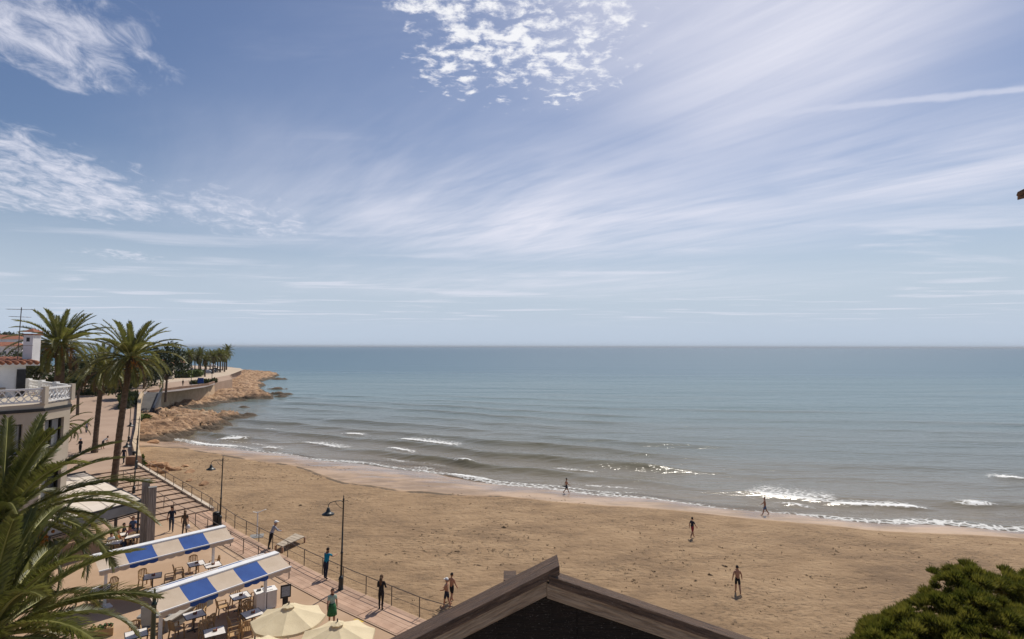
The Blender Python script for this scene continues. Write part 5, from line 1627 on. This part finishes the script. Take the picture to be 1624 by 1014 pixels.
# ---------------------------------------------------------------- pine by the beach, bottom right
m_needle = mat('pine_needle', (0.075, 0.088, 0.012), (0.20, 0.185, 0.03), 2.6, 0.6, trans=0.5)
def pine(label, base, lobes, seed):
    rs = np.random.RandomState(seed)
    t = thing('pine_tree', label, 'pine tree', base)
    b = Vector(base)
    tb = MB(); ctr = Vector((np.mean([l[0] for l in lobes]), np.mean([l[1] for l in lobes]), 0)) - Vector((b.x, b.y, 0))
    tb.tube([(0, 0, -.2), (.1, .1, 2.0), (ctr.x * .4, ctr.y * .4, 4.0), (ctr.x, ctr.y, 5.4)], [.3, .26, .2, .1], 9)
    for l in lobes:
        e = Vector(l[:3]) - b
        tb.tube([Vector((ctr.x * .3, ctr.y * .3, 3.2)), Vector((e.x * .6, e.y * .6, e.z * .75)), e], [.12, .07, .03], 6)
    tb.build('trunk', m_bark, t)
    V = []; F = []; o = 0
    clumps = []
    for (x, y, z, r) in lobes:
        n = int(31 * r * r / .36)
        d = rs.normal(size=(n, 3)); d[:, 2] = np.where(d[:, 2] < -.2, -d[:, 2], d[:, 2]); d /= np.linalg.norm(d, axis=1)[:, None]
        for q in d:
            clumps.append((np.array([x - b.x, y - b.y, z - b.z]) + q * r * rs.uniform(.72, 1.05) * np.array([1, 1, .85]), q, rs.uniform(.10, .27)))
    for (c, q, cr) in clumps:
        nn = int(330 * (cr / .2) ** 2)
        ax = q * .7 + np.array([0, 0, .8]) + rs.normal(size=3) * .25; ax /= np.linalg.norm(ax)
        dr = rs.normal(size=(nn, 3)); dr /= np.linalg.norm(dr, axis=1)[:, None]
        neg = dr @ ax; dr = dr + ax * (np.maximum(-neg, 0) * 1.5 + .35)[:, None]; dr /= np.linalg.norm(dr, axis=1)[:, None]
        st_ = c + dr * cr * rs.uniform(.25, .85, (nn, 1)) * np.array([1, 1, .9])
        dr2 = dr + ax * .8 + rs.normal(size=(nn, 3)) * .2; dr2 /= np.linalg.norm(dr2, axis=1)[:, None]
        ln = cr * rs.uniform(.3, .68, (nn, 1))
        sd = np.cross(dr2, rs.normal(size=(nn, 3))); sd /= np.linalg.norm(sd, axis=1)[:, None]
        tri = np.stack([st_ - sd * .012, st_ + sd * .012, st_ + dr2 * ln], 1).reshape(-1, 3)
        V.append(tri); F.append(np.arange(nn * 3).reshape(nn, 3) + o); o += nn * 3
    me_ = bpy.data.meshes.new('crown'); me_.from_pydata(np.concatenate(V).tolist(), [], np.concatenate(F).tolist()); me_.materials.append(m_needle)
    link('crown', me_, t)
def lob(u, v, y, r):
    p = spoty(u + 8, v + 12, y); return (p.x, p.y, p.z, r)
LOB = [lob(1512, 925, 15.2, .62), lob(1560, 935, 15.6, .6), lob(1588, 925, 16, .55), lob(1500, 960, 14.6, .6), lob(1545, 975, 14.2, .66), lob(1590, 985, 14.4, .62), lob(1470, 975, 14.6, .55), lob(1440, 990, 14.4, .55),
       lob(1405, 990, 14.5, .42), lob(1378, 1000, 14.5, .38), lob(1390, 1022, 14, .55), lob(1450, 1030, 13.8, .7), lob(1510, 1020, 13.7, .7), lob(1570, 1030, 13.6, .75), lob(1630, 1000, 14, .6), lob(1370, 1040, 14, .5),
       lob(1420, 1060, 13.8, .8), lob(1500, 1080, 13.7, .9), lob(1590, 1080, 13.7, .9), lob(1535, 915, 15.6, .5), lob(1660, 960, 14.8, .7), lob(1680, 1040, 14, .8)]
pine('dense green pine crown at the bottom right in front of the sand', (12.2, 15.0, PZ), LOB, 3)
LOB2 = [lob(1650, 925, 17.5, .62), lob(1690, 945, 17.2, .7), lob(1720, 985, 17.4, .9), lob(1655, 965, 17.6, .6)]
pine('second pine crown cut off by the right edge', (17.2, 17.6, PZ), LOB2, 4)

# ---------------------------------------------------------------- timber gable in front of the viewer
def make_timber(name, c1, c2, gl):
    m = bpy.data.materials.new(name); m.use_nodes = True
    t_ = NT(m.node_tree); b = t_.n['Principled BSDF']
    uv = t_.n.new('ShaderNodeTexCoord').outputs['Object']
    g1 = t_.noise(t_.mapping(uv, sc=(2.0, 26, 26)), 2.0, 6, .65, .4)
    g2 = t_.noise(t_.mapping(uv, sc=(.8, 6, 6)), 2.0, 5, .6, .2)
    col = t_.mix(t_.ss(g1, .35, .65), c1, c2)
    col = t_.mix(t_.ss(g2, .5, .75, 0, .55), col, tuple(x * .45 for x in c1))
    t_.l.new(col, b.inputs['Base Color'])
    fl = t_.ss(t_.noise(t_.mapping(uv, sc=(3.0, 9, 9)), 14.0, 4, .7), .60, .70)
    t_.l.new(t_.mix(t_.m('MULTIPLY', fl, gl[2] * 1.6), col, (.42, .38, .34)), b.inputs['Base Color'])  # pale flecks: glints painted into the base colour
    t_.l.new(t_.ss(g1, .3, .7, gl[0], gl[1]), b.inputs['Roughness'])
    b.inputs['Specular IOR Level'].default_value = gl[2]
    t_.l.new(t_.bump(t_.m('ADD', g1, t_.m('MULTIPLY', g2, .6)), 1.0, .03), b.inputs['Normal'])
    return m
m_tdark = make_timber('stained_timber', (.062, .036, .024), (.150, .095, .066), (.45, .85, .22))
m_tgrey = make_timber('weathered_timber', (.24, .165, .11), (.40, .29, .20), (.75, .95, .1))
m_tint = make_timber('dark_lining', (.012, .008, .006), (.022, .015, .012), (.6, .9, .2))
GY = 5.2
ap = spoty(868, 906, GY)                       # apex of the upper timbers
lf_ = spoty(640, 1022, GY); rt_ = spoty(1200, 1018, GY)
gab = thing('timber_gable', 'dark stained timber gable peak in the foreground with weathered inner boards', 'gable', (ap.x, ap.y, 0))
def beam_obj(name, a, b, wd, hg, m_, up=(0, 0, 1), parent=gab, bev=.006):
    """beam whose object x axis runs along it, so that the grain follows it"""
    a, b = Vector(a), Vector(b); d = b - a; L = d.length; d.normalize()
    u = Vector(up); s_ = u.cross(d).normalized(); u = d.cross(s_)
    o = MB().box((0, -wd / 2, -hg / 2), (L, wd / 2, hg / 2)).build(name, m_, parent, bevel=bev)
    o.matrix_local = Matrix.Translation(a) @ Matrix((d, s_, u)).transposed().to_4x4()
    return o
A0 = Vector((0, 0, ap.z)); Ld = (lf_ - ap); Rd = (rt_ - ap)
Ld.normalize(); Rd.normalize()
# outer rafters: the left one laps over the right at the peak
def slab(name, d, x0, x1, top, bot, y0, y1, m_):
    """board along d: vertical offsets top/bot below the roof line, depth y0..y1; object x runs along it"""
    dn = Vector((0, 0, -1))
    p = [A0 + d * x0 + dn * top, A0 + d * x0 + dn * bot, A0 + d * x1 + dn * bot, A0 + d * x1 + dn * top]
    vs = [q + Vector((0, y0, 0)) for q in p] + [q + Vector((0, y1, 0)) for q in p]
    M_ = Matrix.Translation(A0) @ Matrix((d, Vector((0, 1, 0)), d.cross(Vector((0, 1, 0))))).transposed().to_4x4()
    Mi = M_.inverted()
    fs = [(0, 1, 2, 3), (7, 6, 5, 4), (0, 4, 5, 1), (1, 5, 6, 2), (2, 6, 7, 3), (3, 7, 4, 0)]
    o = MB().add([Mi @ q for q in vs], fs if d.x > 0 else [f[::-1] for f in fs]).build(name, m_, gab, bevel=.004)
    o.matrix_local = M_
    return o
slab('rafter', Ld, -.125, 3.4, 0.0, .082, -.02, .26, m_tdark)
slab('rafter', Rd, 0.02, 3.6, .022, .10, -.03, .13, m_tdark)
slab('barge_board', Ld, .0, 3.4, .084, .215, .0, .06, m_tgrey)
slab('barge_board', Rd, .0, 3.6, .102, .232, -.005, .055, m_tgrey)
pe = A0 + Ld * .40
MB().box((pe.x - .03, .27, pe.z - .16), (pe.x + .09, .50, pe.z - .01)).build('purlin_end', m_tdark, gab)
# dark boarded lining of the gable
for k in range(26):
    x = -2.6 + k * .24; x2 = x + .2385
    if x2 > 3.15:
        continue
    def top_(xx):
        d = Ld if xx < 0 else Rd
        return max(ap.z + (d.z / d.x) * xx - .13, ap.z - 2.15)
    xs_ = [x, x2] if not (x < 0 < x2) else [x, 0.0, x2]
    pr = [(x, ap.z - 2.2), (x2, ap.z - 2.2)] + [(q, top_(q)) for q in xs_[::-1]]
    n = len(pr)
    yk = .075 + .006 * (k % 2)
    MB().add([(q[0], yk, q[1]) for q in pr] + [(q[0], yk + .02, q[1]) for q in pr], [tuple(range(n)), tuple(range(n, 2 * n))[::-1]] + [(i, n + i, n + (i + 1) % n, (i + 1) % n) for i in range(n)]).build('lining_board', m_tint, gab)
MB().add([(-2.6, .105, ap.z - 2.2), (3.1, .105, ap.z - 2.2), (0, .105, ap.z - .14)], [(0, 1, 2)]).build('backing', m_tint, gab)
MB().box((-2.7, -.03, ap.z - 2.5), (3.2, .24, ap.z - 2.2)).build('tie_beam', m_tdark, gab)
for x in (-2.5, 3.0):
    MB().box((x - .1, -.02, ap.z - 4.5), (x + .1, .2, ap.z - 2.5)).build('post', m_tdark, gab)
own = thing('terrace_building', 'near beige building that carries the timber gable at the bottom', 'building', (0, 4, 0))
MB().box((-8, -6, PZ - .5), (10, 2.6, ap.z - 4.5)).build('wall', m_cream, own)

# ---------------------------------------------------------------- eave corner of the neighbouring roof, right edge
ev = spoty(1613, 316, 7.0)
t = thing('roof_eave', 'brown corner of a neighbouring roof eave poking in at the right edge', 'roof', ev)
m_eave = mat('eave_wood', (.20, .115, .06), (.13, .07, .04), 3, .8)
MB().add([(0, 0, 0), (.25, -1.2, .02), (2.6, -1.0, .9), (2.2, .9, .9), (0, 0, .035), (.25, -1.2, .055), (2.6, -1.0, .95), (2.2, .9, .95)], [(0, 1, 2, 3)[::-1], (4, 5, 6, 7), (0, 1, 5, 4), (1, 2, 6, 5), (2, 3, 7, 6), (3, 0, 4, 7)]).build('soffit', m_eave, t)
for k in range(6):
    f = k / 5
    a_ = Vector((0.05, 0, .07)).lerp(Vector((.28, -1.15, .09)), f); b_ = Vector((2.2, .85, 1.0)).lerp(Vector((2.55, -.95, 1.0)), f)
    MB().tube([a_, b_], .05, 7).build('roof_tile', m_eave, t, True)
MB().box((1.1, -.9, -3.2), (2.4, .2, .5)).build('wall', m_cream, t)

# ---------------------------------------------------------------- sea air
m_haze = bpy.data.materials.new('haze_air'); m_haze.use_nodes = True
hn = m_haze.node_tree; hn.nodes.remove(hn.nodes['Principled BSDF'])
pv = hn.nodes.new('ShaderNodeVolumePrincipled')
pv.inputs['Color'].default_value = (0.70, 0.76, 0.82, 1)
pv.inputs['Density'].default_value = 0.00007
pv.inputs['Anisotropy'].default_value = 0.0
hn.links.new(pv.outputs[0], hn.nodes['Material Output'].inputs['Volume'])
hz_ = MB().box((-70000, -2000, -5), (70000, 62000, 40)).build('haze', m_haze)
tag(hz_, 'thin pale sea haze in the air', 'haze', kind='stuff')

# ---------------------------------------------------------------- people
m_skin = mat('skin', (0.44, 0.235, 0.145), (0.38, 0.195, 0.118), 6, .55)
def cloth(name, c):
    return mat(name, c, tuple(x * .75 for x in c), 8, .85) if name not in MATS else MATS[name]
PEOPLE = []
def person(label, pos, face, top, bottom, hair, shoes=None, height=1.72, legs=((14, 4), (-14, 12)), arms=((-12, 10, 15), (14, 10, 15)), lean=0, sit=False, topless=False, shorts=False, sleeves='short', cap=None, longhair=False, skirt=None, extra=None, headdown=0):
    """legs: (hip, knee) of left, right in degrees; arms: (swing, spread, elbow) of left, right; +swing is forward. Local frame: x right, y ahead."""
    t = thing('person', label, 'person', pos, face - math.pi / 2, 'people on the beach and promenade')
    J = {}; 
    ln = R(lean)
    def tor(h_, x=0, y=0):            # point on the trunk, leaning about the hips
        return Vector((x, math.sin(ln) * h_ + math.cos(ln) * y, math.cos(ln) * h_ - math.sin(ln) * y))
    hipz = 0.0
    J['pelvis'] = Vector((0, 0, 0)); J['waist'] = tor(.16); J['chest'] = tor(.36, 0, .0); J['neck'] = tor(.53, 0, -.01); 
    hd = R(headdown) + ln * .4
    nb_ = tor(.585, 0, 0)
    def hp(h_, y):
        return nb_ + Vector((0, math.sin(hd) * h_ + math.cos(hd) * y, math.cos(hd) * h_ - math.sin(hd) * y))
    J['jaw'] = hp(.04, .02); J['head'] = hp(.13, .015); J['crown'] = hp(.20, .005)
    E_ = [('pelvis', 'waist'), ('waist', 'chest'), ('chest', 'neck'), ('neck', 'jaw'), ('jaw', 'head'), ('head', 'crown')]
    rad = dict(pelvis=.15, waist=.125, chest=.145, neck=.055, jaw=.07, head=.092, crown=.06)
    sx_ = dict(pelvis=1.05, waist=1.1, chest=1.15)
    for s_, side in ((-1, 'l'), (1, 'r')):
        hipa, knee = legs[0 if s_ < 0 else 1]
        h0 = Vector((s_ * .088, 0, -.05))
        a_ = R(hipa); k0 = h0 + Vector((s_ * .012, math.sin(a_), -math.cos(a_))) * .43
        b_ = a_ - R(knee); an = k0 + Vector((0, math.sin(b_), -math.cos(b_))) * .42
        fa = max(-.5, min(.5, b_ * .5)); 
        he = an + Vector((0, -.045, -.055)); to = an + Vector((s_ * .02, .17 * math.cos(fa), -.06 + .17 * math.sin(fa) * .6))
        J['hip' + side], J['knee' + side], J['ank' + side], J['toe' + side] = h0, k0, an, to
        mid_ = h0.lerp(k0, .45); J['thi' + side] = mid_; cal = k0.lerp(an, .32) + Vector((0, -.012, 0)); J['cal' + side] = cal
        E_ += [('pelvis', 'hip' + side), ('hip' + side, 'thi' + side), ('thi' + side, 'knee' + side), ('knee' + side, 'cal' + side), ('cal' + side, 'ank' + side), ('ank' + side, 'toe' + side)]
        rad.update({'hip' + side: .105, 'thi' + side: .085, 'knee' + side: .056, 'cal' + side: .058, 'ank' + side: .038, 'toe' + side: .032})
        sw, sp_, el = arms[0 if s_ < 0 else 1]
        sh = tor(.475, s_ * .17, 0)
        c1 = R(sw); sp2 = R(sp_)
        u = Vector((s_ * math.sin(sp2), math.sin(c1) * math.cos(sp2), -math.cos(c1) * math.cos(sp2)))
        el_ = sh + u * .29
        c2 = c1 + R(el); sp3 = sp2 * (.5 if el < 60 else -.6)
        v_ = Vector((s_ * math.sin(sp3), math.sin(c2) * math.cos(sp3), -math.cos(c2) * math.cos(sp3)))
        wr = el_ + v_ * .25; pa = wr + v_ * .075
        J['sho' + side], J['elb' + side], J['wri' + side], J['pal' + side] = sh, el_, wr, pa
        E_ += [('chest', 'sho' + side), ('sho' + side, 'elb' + side), ('elb' + side, 'wri' + side), ('wri' + side, 'pal' + side)]
        rad.update({'sho' + side: .062, 'elb' + side: .043, 'wri' + side: .03, 'pal' + side: .034})
    names = list(J)
    low = min(J['ankl'].z, J['ankr'].z)
    lift = (-low + .085) if not sit else .52
    sc_ = height / 1.70
    me_ = bpy.data.meshes.new('body'); me_.from_pydata([(J[n] + Vector((0, 0, lift))) * sc_ for n in names], [(names.index(a), names.index(b)) for a, b in E_], [])
    ob = bpy.data.objects.new('skin_tmp', me_); C.objects.link(ob)
    sk = ob.modifiers.new('skin', 'SKIN'); sk.use_smooth_shade = True; sk.branch_smoothing = .4
    for i, n in enumerate(names):
        r_ = rad[n] * sc_ * 1.1; d = me_.skin_vertices[0].data[i]
        d.radius = (r_ * sx_.get(n, 1), r_ * (.78 if n in sx_ else 1)) if n not in ('head', 'jaw', 'crown') else (r_ * .92, r_ * 1.08)
        d.use_root = (n == 'pelvis')
    ob.modifiers.new('sub', 'SUBSURF').levels = 1
    PEOPLE.append((t, ob, {n: (J[n] + Vector((0, 0, lift))) * sc_ for n in names}, E_, dict(top=top, bottom=bottom, hair=hair, shoes=shoes, topless=topless, shorts=shorts, sleeves=sleeves, cap=cap, longhair=longhair, skirt=skirt, sc=sc_, extra=extra, hd=hd)))
    return t

hair_b = cloth('hair_brown', (.045, .025, .015)); hair_d = cloth('hair_dark', (.015, .011, .009)); hair_g = cloth('hair_grey', (.30, .28, .26)); hair_l = cloth('hair_light_brown', (.10, .055, .028))
navy = cloth('navy_cloth', (.018, .022, .045)); blackc = cloth('black_cloth', (.012, .012, .014)); turq = cloth('turquoise_cloth', (.0, .22, .34)); greyw = cloth('pale_grey_cloth', (.38, .38, .42)); whitec = cloth('white_cloth', (.72, .72, .72))
redc = cloth('red_cloth', (.34, .03, .04)); olive = cloth('olive_cloth', (.09, .07, .05)); greenc = cloth('green_cloth', (.03, .14, .05)); jean = cloth('jeans', (.04, .055, .09)); shoeb = cloth('shoe_dark', (.02, .018, .016)); mint = cloth('mint_cloth', (.35, .48, .40)); pinkc = cloth('pink_cloth', (.5, .22, .22))
orangec = cloth('orange_cloth', (.55, .17, .03)); bluec = cloth('blue_cloth', (.08, .14, .28))
STAND = ((3, 2), (-3, 4)); HANG = ((-4, 9, 12), (5, 9, 12))
N = math.pi / 2
def S_(u, v, z=PZ):
    return spot(u, v, z)
person('woman in black with long brown hair standing by the railing, holding a bag', S_(605, 968), N - .15, blackc, blackc, hair_l, shoeb, 1.68, ((2, 2), (-4, 3)), ((6, 8, 70), (8, 10, 60)), longhair=True, sleeves='long')
person('person in turquoise shirt leaning on the railing near the lamp', S_(517, 920), N - .35, turq, navy, hair_d, shoeb, 1.70, STAND, ((45, 12, 50), (50, 12, 40)), lean=14, sleeves='short')
person('man in white cap and pale shirt leaning over the railing at the boardwalk', S_(430, 872), N - .9, greyw, blackc, hair_g, shoeb, 1.78, ((-8, 2), (-12, 3)), ((28, 8, 45), (30, 8, 45)), lean=24, sleeves='long', cap=whitec)
person('woman in white top and green skirt walking behind the rightmost parasol', S_(527, 992), -N + .4, mint, greenc, hair_b, None, 1.66, ((14, 4), (-14, 12)), ((-14, 10, 15), (14, 10, 15)), skirt=greenc)
person('man in navy shirt and jeans walking away by the foot of the steps', S_(272, 845), N + .5, navy, jean, hair_b, shoeb, 1.80, ((16, 4), (-14, 14)), ((-14, 12, 15), (14, 12, 60)))
person('woman in olive top walking beside the man in navy, carrying a white bag', S_(293, 850), N + .3, olive, olive, hair_l, shoeb, 1.66, ((-10, 8), (12, 4)), ((12, 12, 10), (-8, 8, 8)), longhair=True, extra='bag')
person('person in pale blue shirt and dark trousers walking far up the promenade', S_(137, 689, UZ), N + .3, greyw, jean, hair_g, shoeb, 1.74, ((10, 4), (-8, 8)), HANG)
person('person in dark clothes and white cap standing by the house corner', S_(127, 722, UZ), -N, blackc, blackc, hair_d, whitec, 1.72, STAND, ((6, 10, 90), (6, 10, 80)), cap=whitec, sleeves='long')
person('person in white shirt bending forward beside the leaning palm trunk', S_(163, 714, UZ), .3, whitec, navy, hair_d, None, 1.70, ((6, 4), (-6, 6)), ((10, 8, 15), (14, 8, 15)), lean=50, shorts=True)
person('person in dark blue top walking down beside the orange-fruited palm trunk', S_(196, 737, UZ), -N, navy, jean, hair_d, shoeb, 1.70, ((14, 4), (-12, 12)), ((-12, 10, 15), (12, 10, 15)))
sp = sand_spot
person('bare-chested walker at the water edge, farthest left of the beach walkers', sp(899, 783), .1, None, navy, hair_d, None, 1.60, ((22, 4), (-20, 18)), ((-24, 12, 20), (26, 10, 25)), topless=True, shorts=True, extra='towel')
person('bare-chested walker in long shorts at the foam on the right', sp(1214, 817), math.pi - .3, None, bluec, hair_b, None, 1.64, ((20, 6), (-18, 16)), ((-10, 8, 40), (16, 8, 40)), topless=True, shorts=True)
person('walker in dark shirt and red shorts in the middle of the sand', sp(1099, 853), .5, navy, redc, hair_d, None, 1.58, ((18, 4), (-16, 14)), ((-18, 12, 15), (20, 12, 15)), shorts=True)
person('bare-backed man in black trunks walking toward the sea', sp(1171, 941), N - .1, None, blackc, hair_d, None, 1.60, ((12, 4), (-14, 12)), ((-6, 20, 12), (8, 20, 12)), topless=True, shorts=True)
person('bare-chested man with white cap and dark shorts walking below the railing', sp(709, 965), math.pi - .4, None, navy, hair_g, None, 1.60, ((12, 3), (-12, 10)), ((10, 10, 60), (16, 10, 55)), topless=True, shorts=True, cap=whitec)
person('tanned man in black shorts walking just behind the white-capped one', sp(717, 956), N - .6, None, blackc, hair_d, None, 1.62, ((14, 4), (-12, 12)), ((-18, 20, 10), (10, 14, 20)), topless=True, shorts=True)
person('small figure in dark clothes on the terrace beside the low hedge', S_(290, 614, 5.0), N, blackc, blackc, hair_d, shoeb, 1.72, ((10, 4), (-8, 8)), HANG, sleeves='long')
# guests seated under the white awnings
SEAT = ((88, 88), (84, 86)); LAP = ((25, 8, 55), (25, 8, 60))
GUEST = [((196, 862), .4, blackc, 'seated guest in black under the front white awning, leftmost'), ((206, 866), 2.6, pinkc, 'seated guest in pink at the front white awning edge'), ((218, 862), 2.9, greyw, 'seated guest in grey beside the left board pillar'),
         ((186, 874), .2, orangec, 'seated guest in orange just above the farther striped awning'), ((211, 850), -1.2, bluec, 'seated guest in blue behind the pink one at the awning'), ((176, 878), 2.4, whitec, 'seated guest in white behind the palm fronds')]
for (uv, fc, cl, lb) in GUEST:
    p = S_(*uv)
    person(lb, p, fc, cl, jean, hair_b if cl is not blackc else hair_d, shoeb, 1.70, SEAT, LAP, sit=True)
    put_chair(p.x, p.y, fc - math.pi / 2, 'chair under the ' + lb.split(' under')[0].split(' at ')[0].split(' beside')[0].split(' just')[0].split(' behind')[0])
for (u, v, lb) in ((201, 848, 'restaurant table between the guests in black and in blue'), (212, 852, 'restaurant table between the guests in pink and in grey'), (181, 862, 'restaurant table between the guests in orange and in white')):
    put_table(u, v, 20, lb)

bpy.context.view_layer.update()
dg = bpy.context.evaluated_depsgraph_get()
def seg_d(p, a, b):
    ab = b - a; l2 = max(ab.length_squared, 1e-9)
    f = max(0, min(1, (p - a).dot(ab) / l2))
    return (p - a - ab * f).length, f
for (t, ob, J, E_, o_) in PEOPLE:
    me_ = bpy.data.meshes.new_from_object(ob.evaluated_get(dg))
    mats = [m_skin, o_['top'] or m_skin, o_['bottom'], o_['shoes'] or m_skin, o_['hair']]
    me_.materials.clear()
    for m_ in mats:
        me_.materials.append(m_)
    sc_ = o_['sc']
    for f in me_.polygons:
        c = f.center
        best = min(((seg_d(c, J[a], J[b]), a, b) for a, b in E_), key=lambda q: q[0][0])
        (dd, fr_), a, b = best
        k = 0
        if a == 'pelvis' and b == 'waist':
            k = 2 if fr_ < .25 else (0 if o_['topless'] else 1)
        elif b.startswith('hip'):
            k = 2
        elif a.startswith('hip') or a.startswith('thi'):
            k = 2 if (not o_['shorts'] or a.startswith('hip') or fr_ < .5) else 0
        elif a.startswith('knee') or a.startswith('cal'):
            k = 0 if (o_['shorts'] or o_['skirt']) else 2
        elif a.startswith('ank'):
            k = 3
        elif a in ('waist', 'chest') and not b.startswith('sho'):
            k = 0 if o_['topless'] or (b == 'neck' and fr_ > .8) else 1
        elif b.startswith('sho'):
            k = 0 if o_['topless'] else 1
        elif a.startswith('sho'):
            k = 0 if o_['topless'] or (o_['sleeves'] == 'short' and fr_ > .65) else 1
        elif a.startswith('elb'):
            k = 1 if o_['sleeves'] == 'long' and not o_['topless'] else 0
        f.material_index = k
        f.use_smooth = True
    # fingers, nose and ears join the body mesh
    bm = bmesh.new(); bm.from_mesh(me_)
    x = MB()
    for s_, sd in ((-1, 'l'), (1, 'r')):
        w_, p_ = J['wri' + sd], J['pal' + sd]
        d = (p_ - w_).normalized(); across = Vector((0, 1, 0)) if abs(d.y) < .8 else Vector((1, 0, 0))
        across = (across - d * across.dot(d)).normalized(); pn = d.cross(across)
        for q, (of, l_) in enumerate(((-.03, .065), (-.01, .078), (.011, .074), (.03, .058))):
            b0 = p_ + across * of * sc_ + d * .008
            x.tube([b0, b0 + d * l_ * .55 * sc_, b0 + (d * l_ + pn * -.02 * s_) * sc_], [.0095 * sc_, .0085 * sc_, .006 * sc_], 5)
        b0 = w_.lerp(p_, .4) + across * .028 * sc_
        x.tube([b0, b0 + (across * .03 + d * .03) * sc_, b0 + (across * .038 + d * .062) * sc_], [.011 * sc_, .010 * sc_, .007 * sc_], 5)
    hc = J['head']; fw = Vector((0, math.cos(o_['hd']), -math.sin(o_['hd'])))
    x.ball(hc + fw * .10 * sc_ + Vector((0, 0, -.02 * sc_)), (.014 * sc_, .02 * sc_, .022 * sc_), 6, 4)
    for s_ in (-1, 1):
        x.ball(hc + Vector((s_ * .085 * sc_, 0, -.015 * sc_)), (.012 * sc_, .022 * sc_, .032 * sc_), 6, 4)
    nv = [bm.verts.new(v_) for v_ in x.v]
    for f in x.f:
        try:
            bm.faces.new([nv[i] for i in f]).material_index = 0
        except ValueError:
            pass
    bm.to_mesh(me_); bm.free(); me_.name = 'body'
    C.objects.unlink(ob)
    link('body', me_, t)
    bpy.data.objects.remove(ob)
    # hair, hats, skirt, bags
    up_ = (J['crown'] - J['jaw']).normalized()
    h = MB(); rr = .104 * sc_
    rows_ = 6; seg = 12; vs = []
    for i in range(rows_ + 1):
        th = R(112) * i / rows_
        for k in range(seg):
            ph_ = 6.28318 * k / seg
            front = math.sin(ph_)                     # +1 is the face side
            th2 = min(th, R(62)) if front > .3 else th
            q = Vector((math.sin(th2) * math.cos(ph_) * .93, math.sin(th2) * math.sin(ph_) * 1.05, math.cos(th2) * 1.08)) * rr
            vs.append(hc + Vector((0, -.008 * sc_, .012 * sc_)) + q)
    fs = [(i * seg + k, i * seg + (k + 1) % seg, (i + 1) * seg + (k + 1) % seg, (i + 1) * seg + k) for i in range(rows_) for k in range(seg)]
    h.add(vs, fs)
    if o_['longhair']:
        b0 = hc + Vector((0, -.055, .02)) * sc_
        h.tube([b0, b0 + Vector((0, -.05, -.12)) * sc_, b0 + Vector((0, -.07, -.28)) * sc_, b0 + Vector((0, -.05, -.42)) * sc_], [.075 * sc_, .085 * sc_, .075 * sc_, .03 * sc_], 8)
    h.build('hair', o_['hair'], t, True)
    if o_['cap']:
        c = MB(); vs = []
        for i in range(5):
            th = R(86) * i / 4
            for k in range(seg):
                ph_ = 6.28318 * k / seg
                vs.append(hc + Vector((math.sin(th) * math.cos(ph_), math.sin(th) * math.sin(ph_) * 1.1, math.cos(th) * 1.05)) * .115 * sc_ + Vector((0, 0, .03 * sc_)))
        c.add(vs, [(i * seg + k, i * seg + (k + 1) % seg, (i + 1) * seg + (k + 1) % seg, (i + 1) * seg + k) for i in range(4) for k in range(seg)])
        c.box((-.07 * sc_, .08 * sc_, .035 * sc_), (.07 * sc_, .19 * sc_, .048 * sc_), mat=Matrix.Translation(hc))
        c.build('cap', o_['cap'], t, True)
    if o_['skirt']:
        z0 = J['pelvis'].z
        MB().lathe([(.15 * sc_, .12), (.19 * sc_, -.02), (.23 * sc_, -.25), (.25 * sc_, -.45)], 14, (0, 0, z0)).build('skirt', o_['skirt'], t, True)
    if o_['extra'] == 'bag':
        p_ = J['palr']; q = thing('carrier_bag', 'white carrier bag held by the woman in olive', 'bag', t.location + Matrix.Rotation(t.rotation_euler.z, 3, 'Z') @ p_, t.rotation_euler.z)
        MB().lathe([(.03, -.05), (.12, -.15), (.14, -.30), (.10, -.38)], 10).build('bag', whitec, q, True); MB().tube([(0, 0, 0), (.02, 0, -.07)], .012, 5).build('handle', whitec, q)
    if o_['extra'] == 'towel':
        p_ = J['pall']; q = thing('rolled_towel', 'dark rolled bundle carried by the walker at the water edge', 'bundle', t.location + Matrix.Rotation(t.rotation_euler.z, 3, 'Z') @ p_, t.rotation_euler.z)
        MB().tube([(-.02, -.28, -.04), (0, 0, -.05), (.02, .2, -.04)], [.06, .075, .06], 8).build('bundle', blackc, q, True)
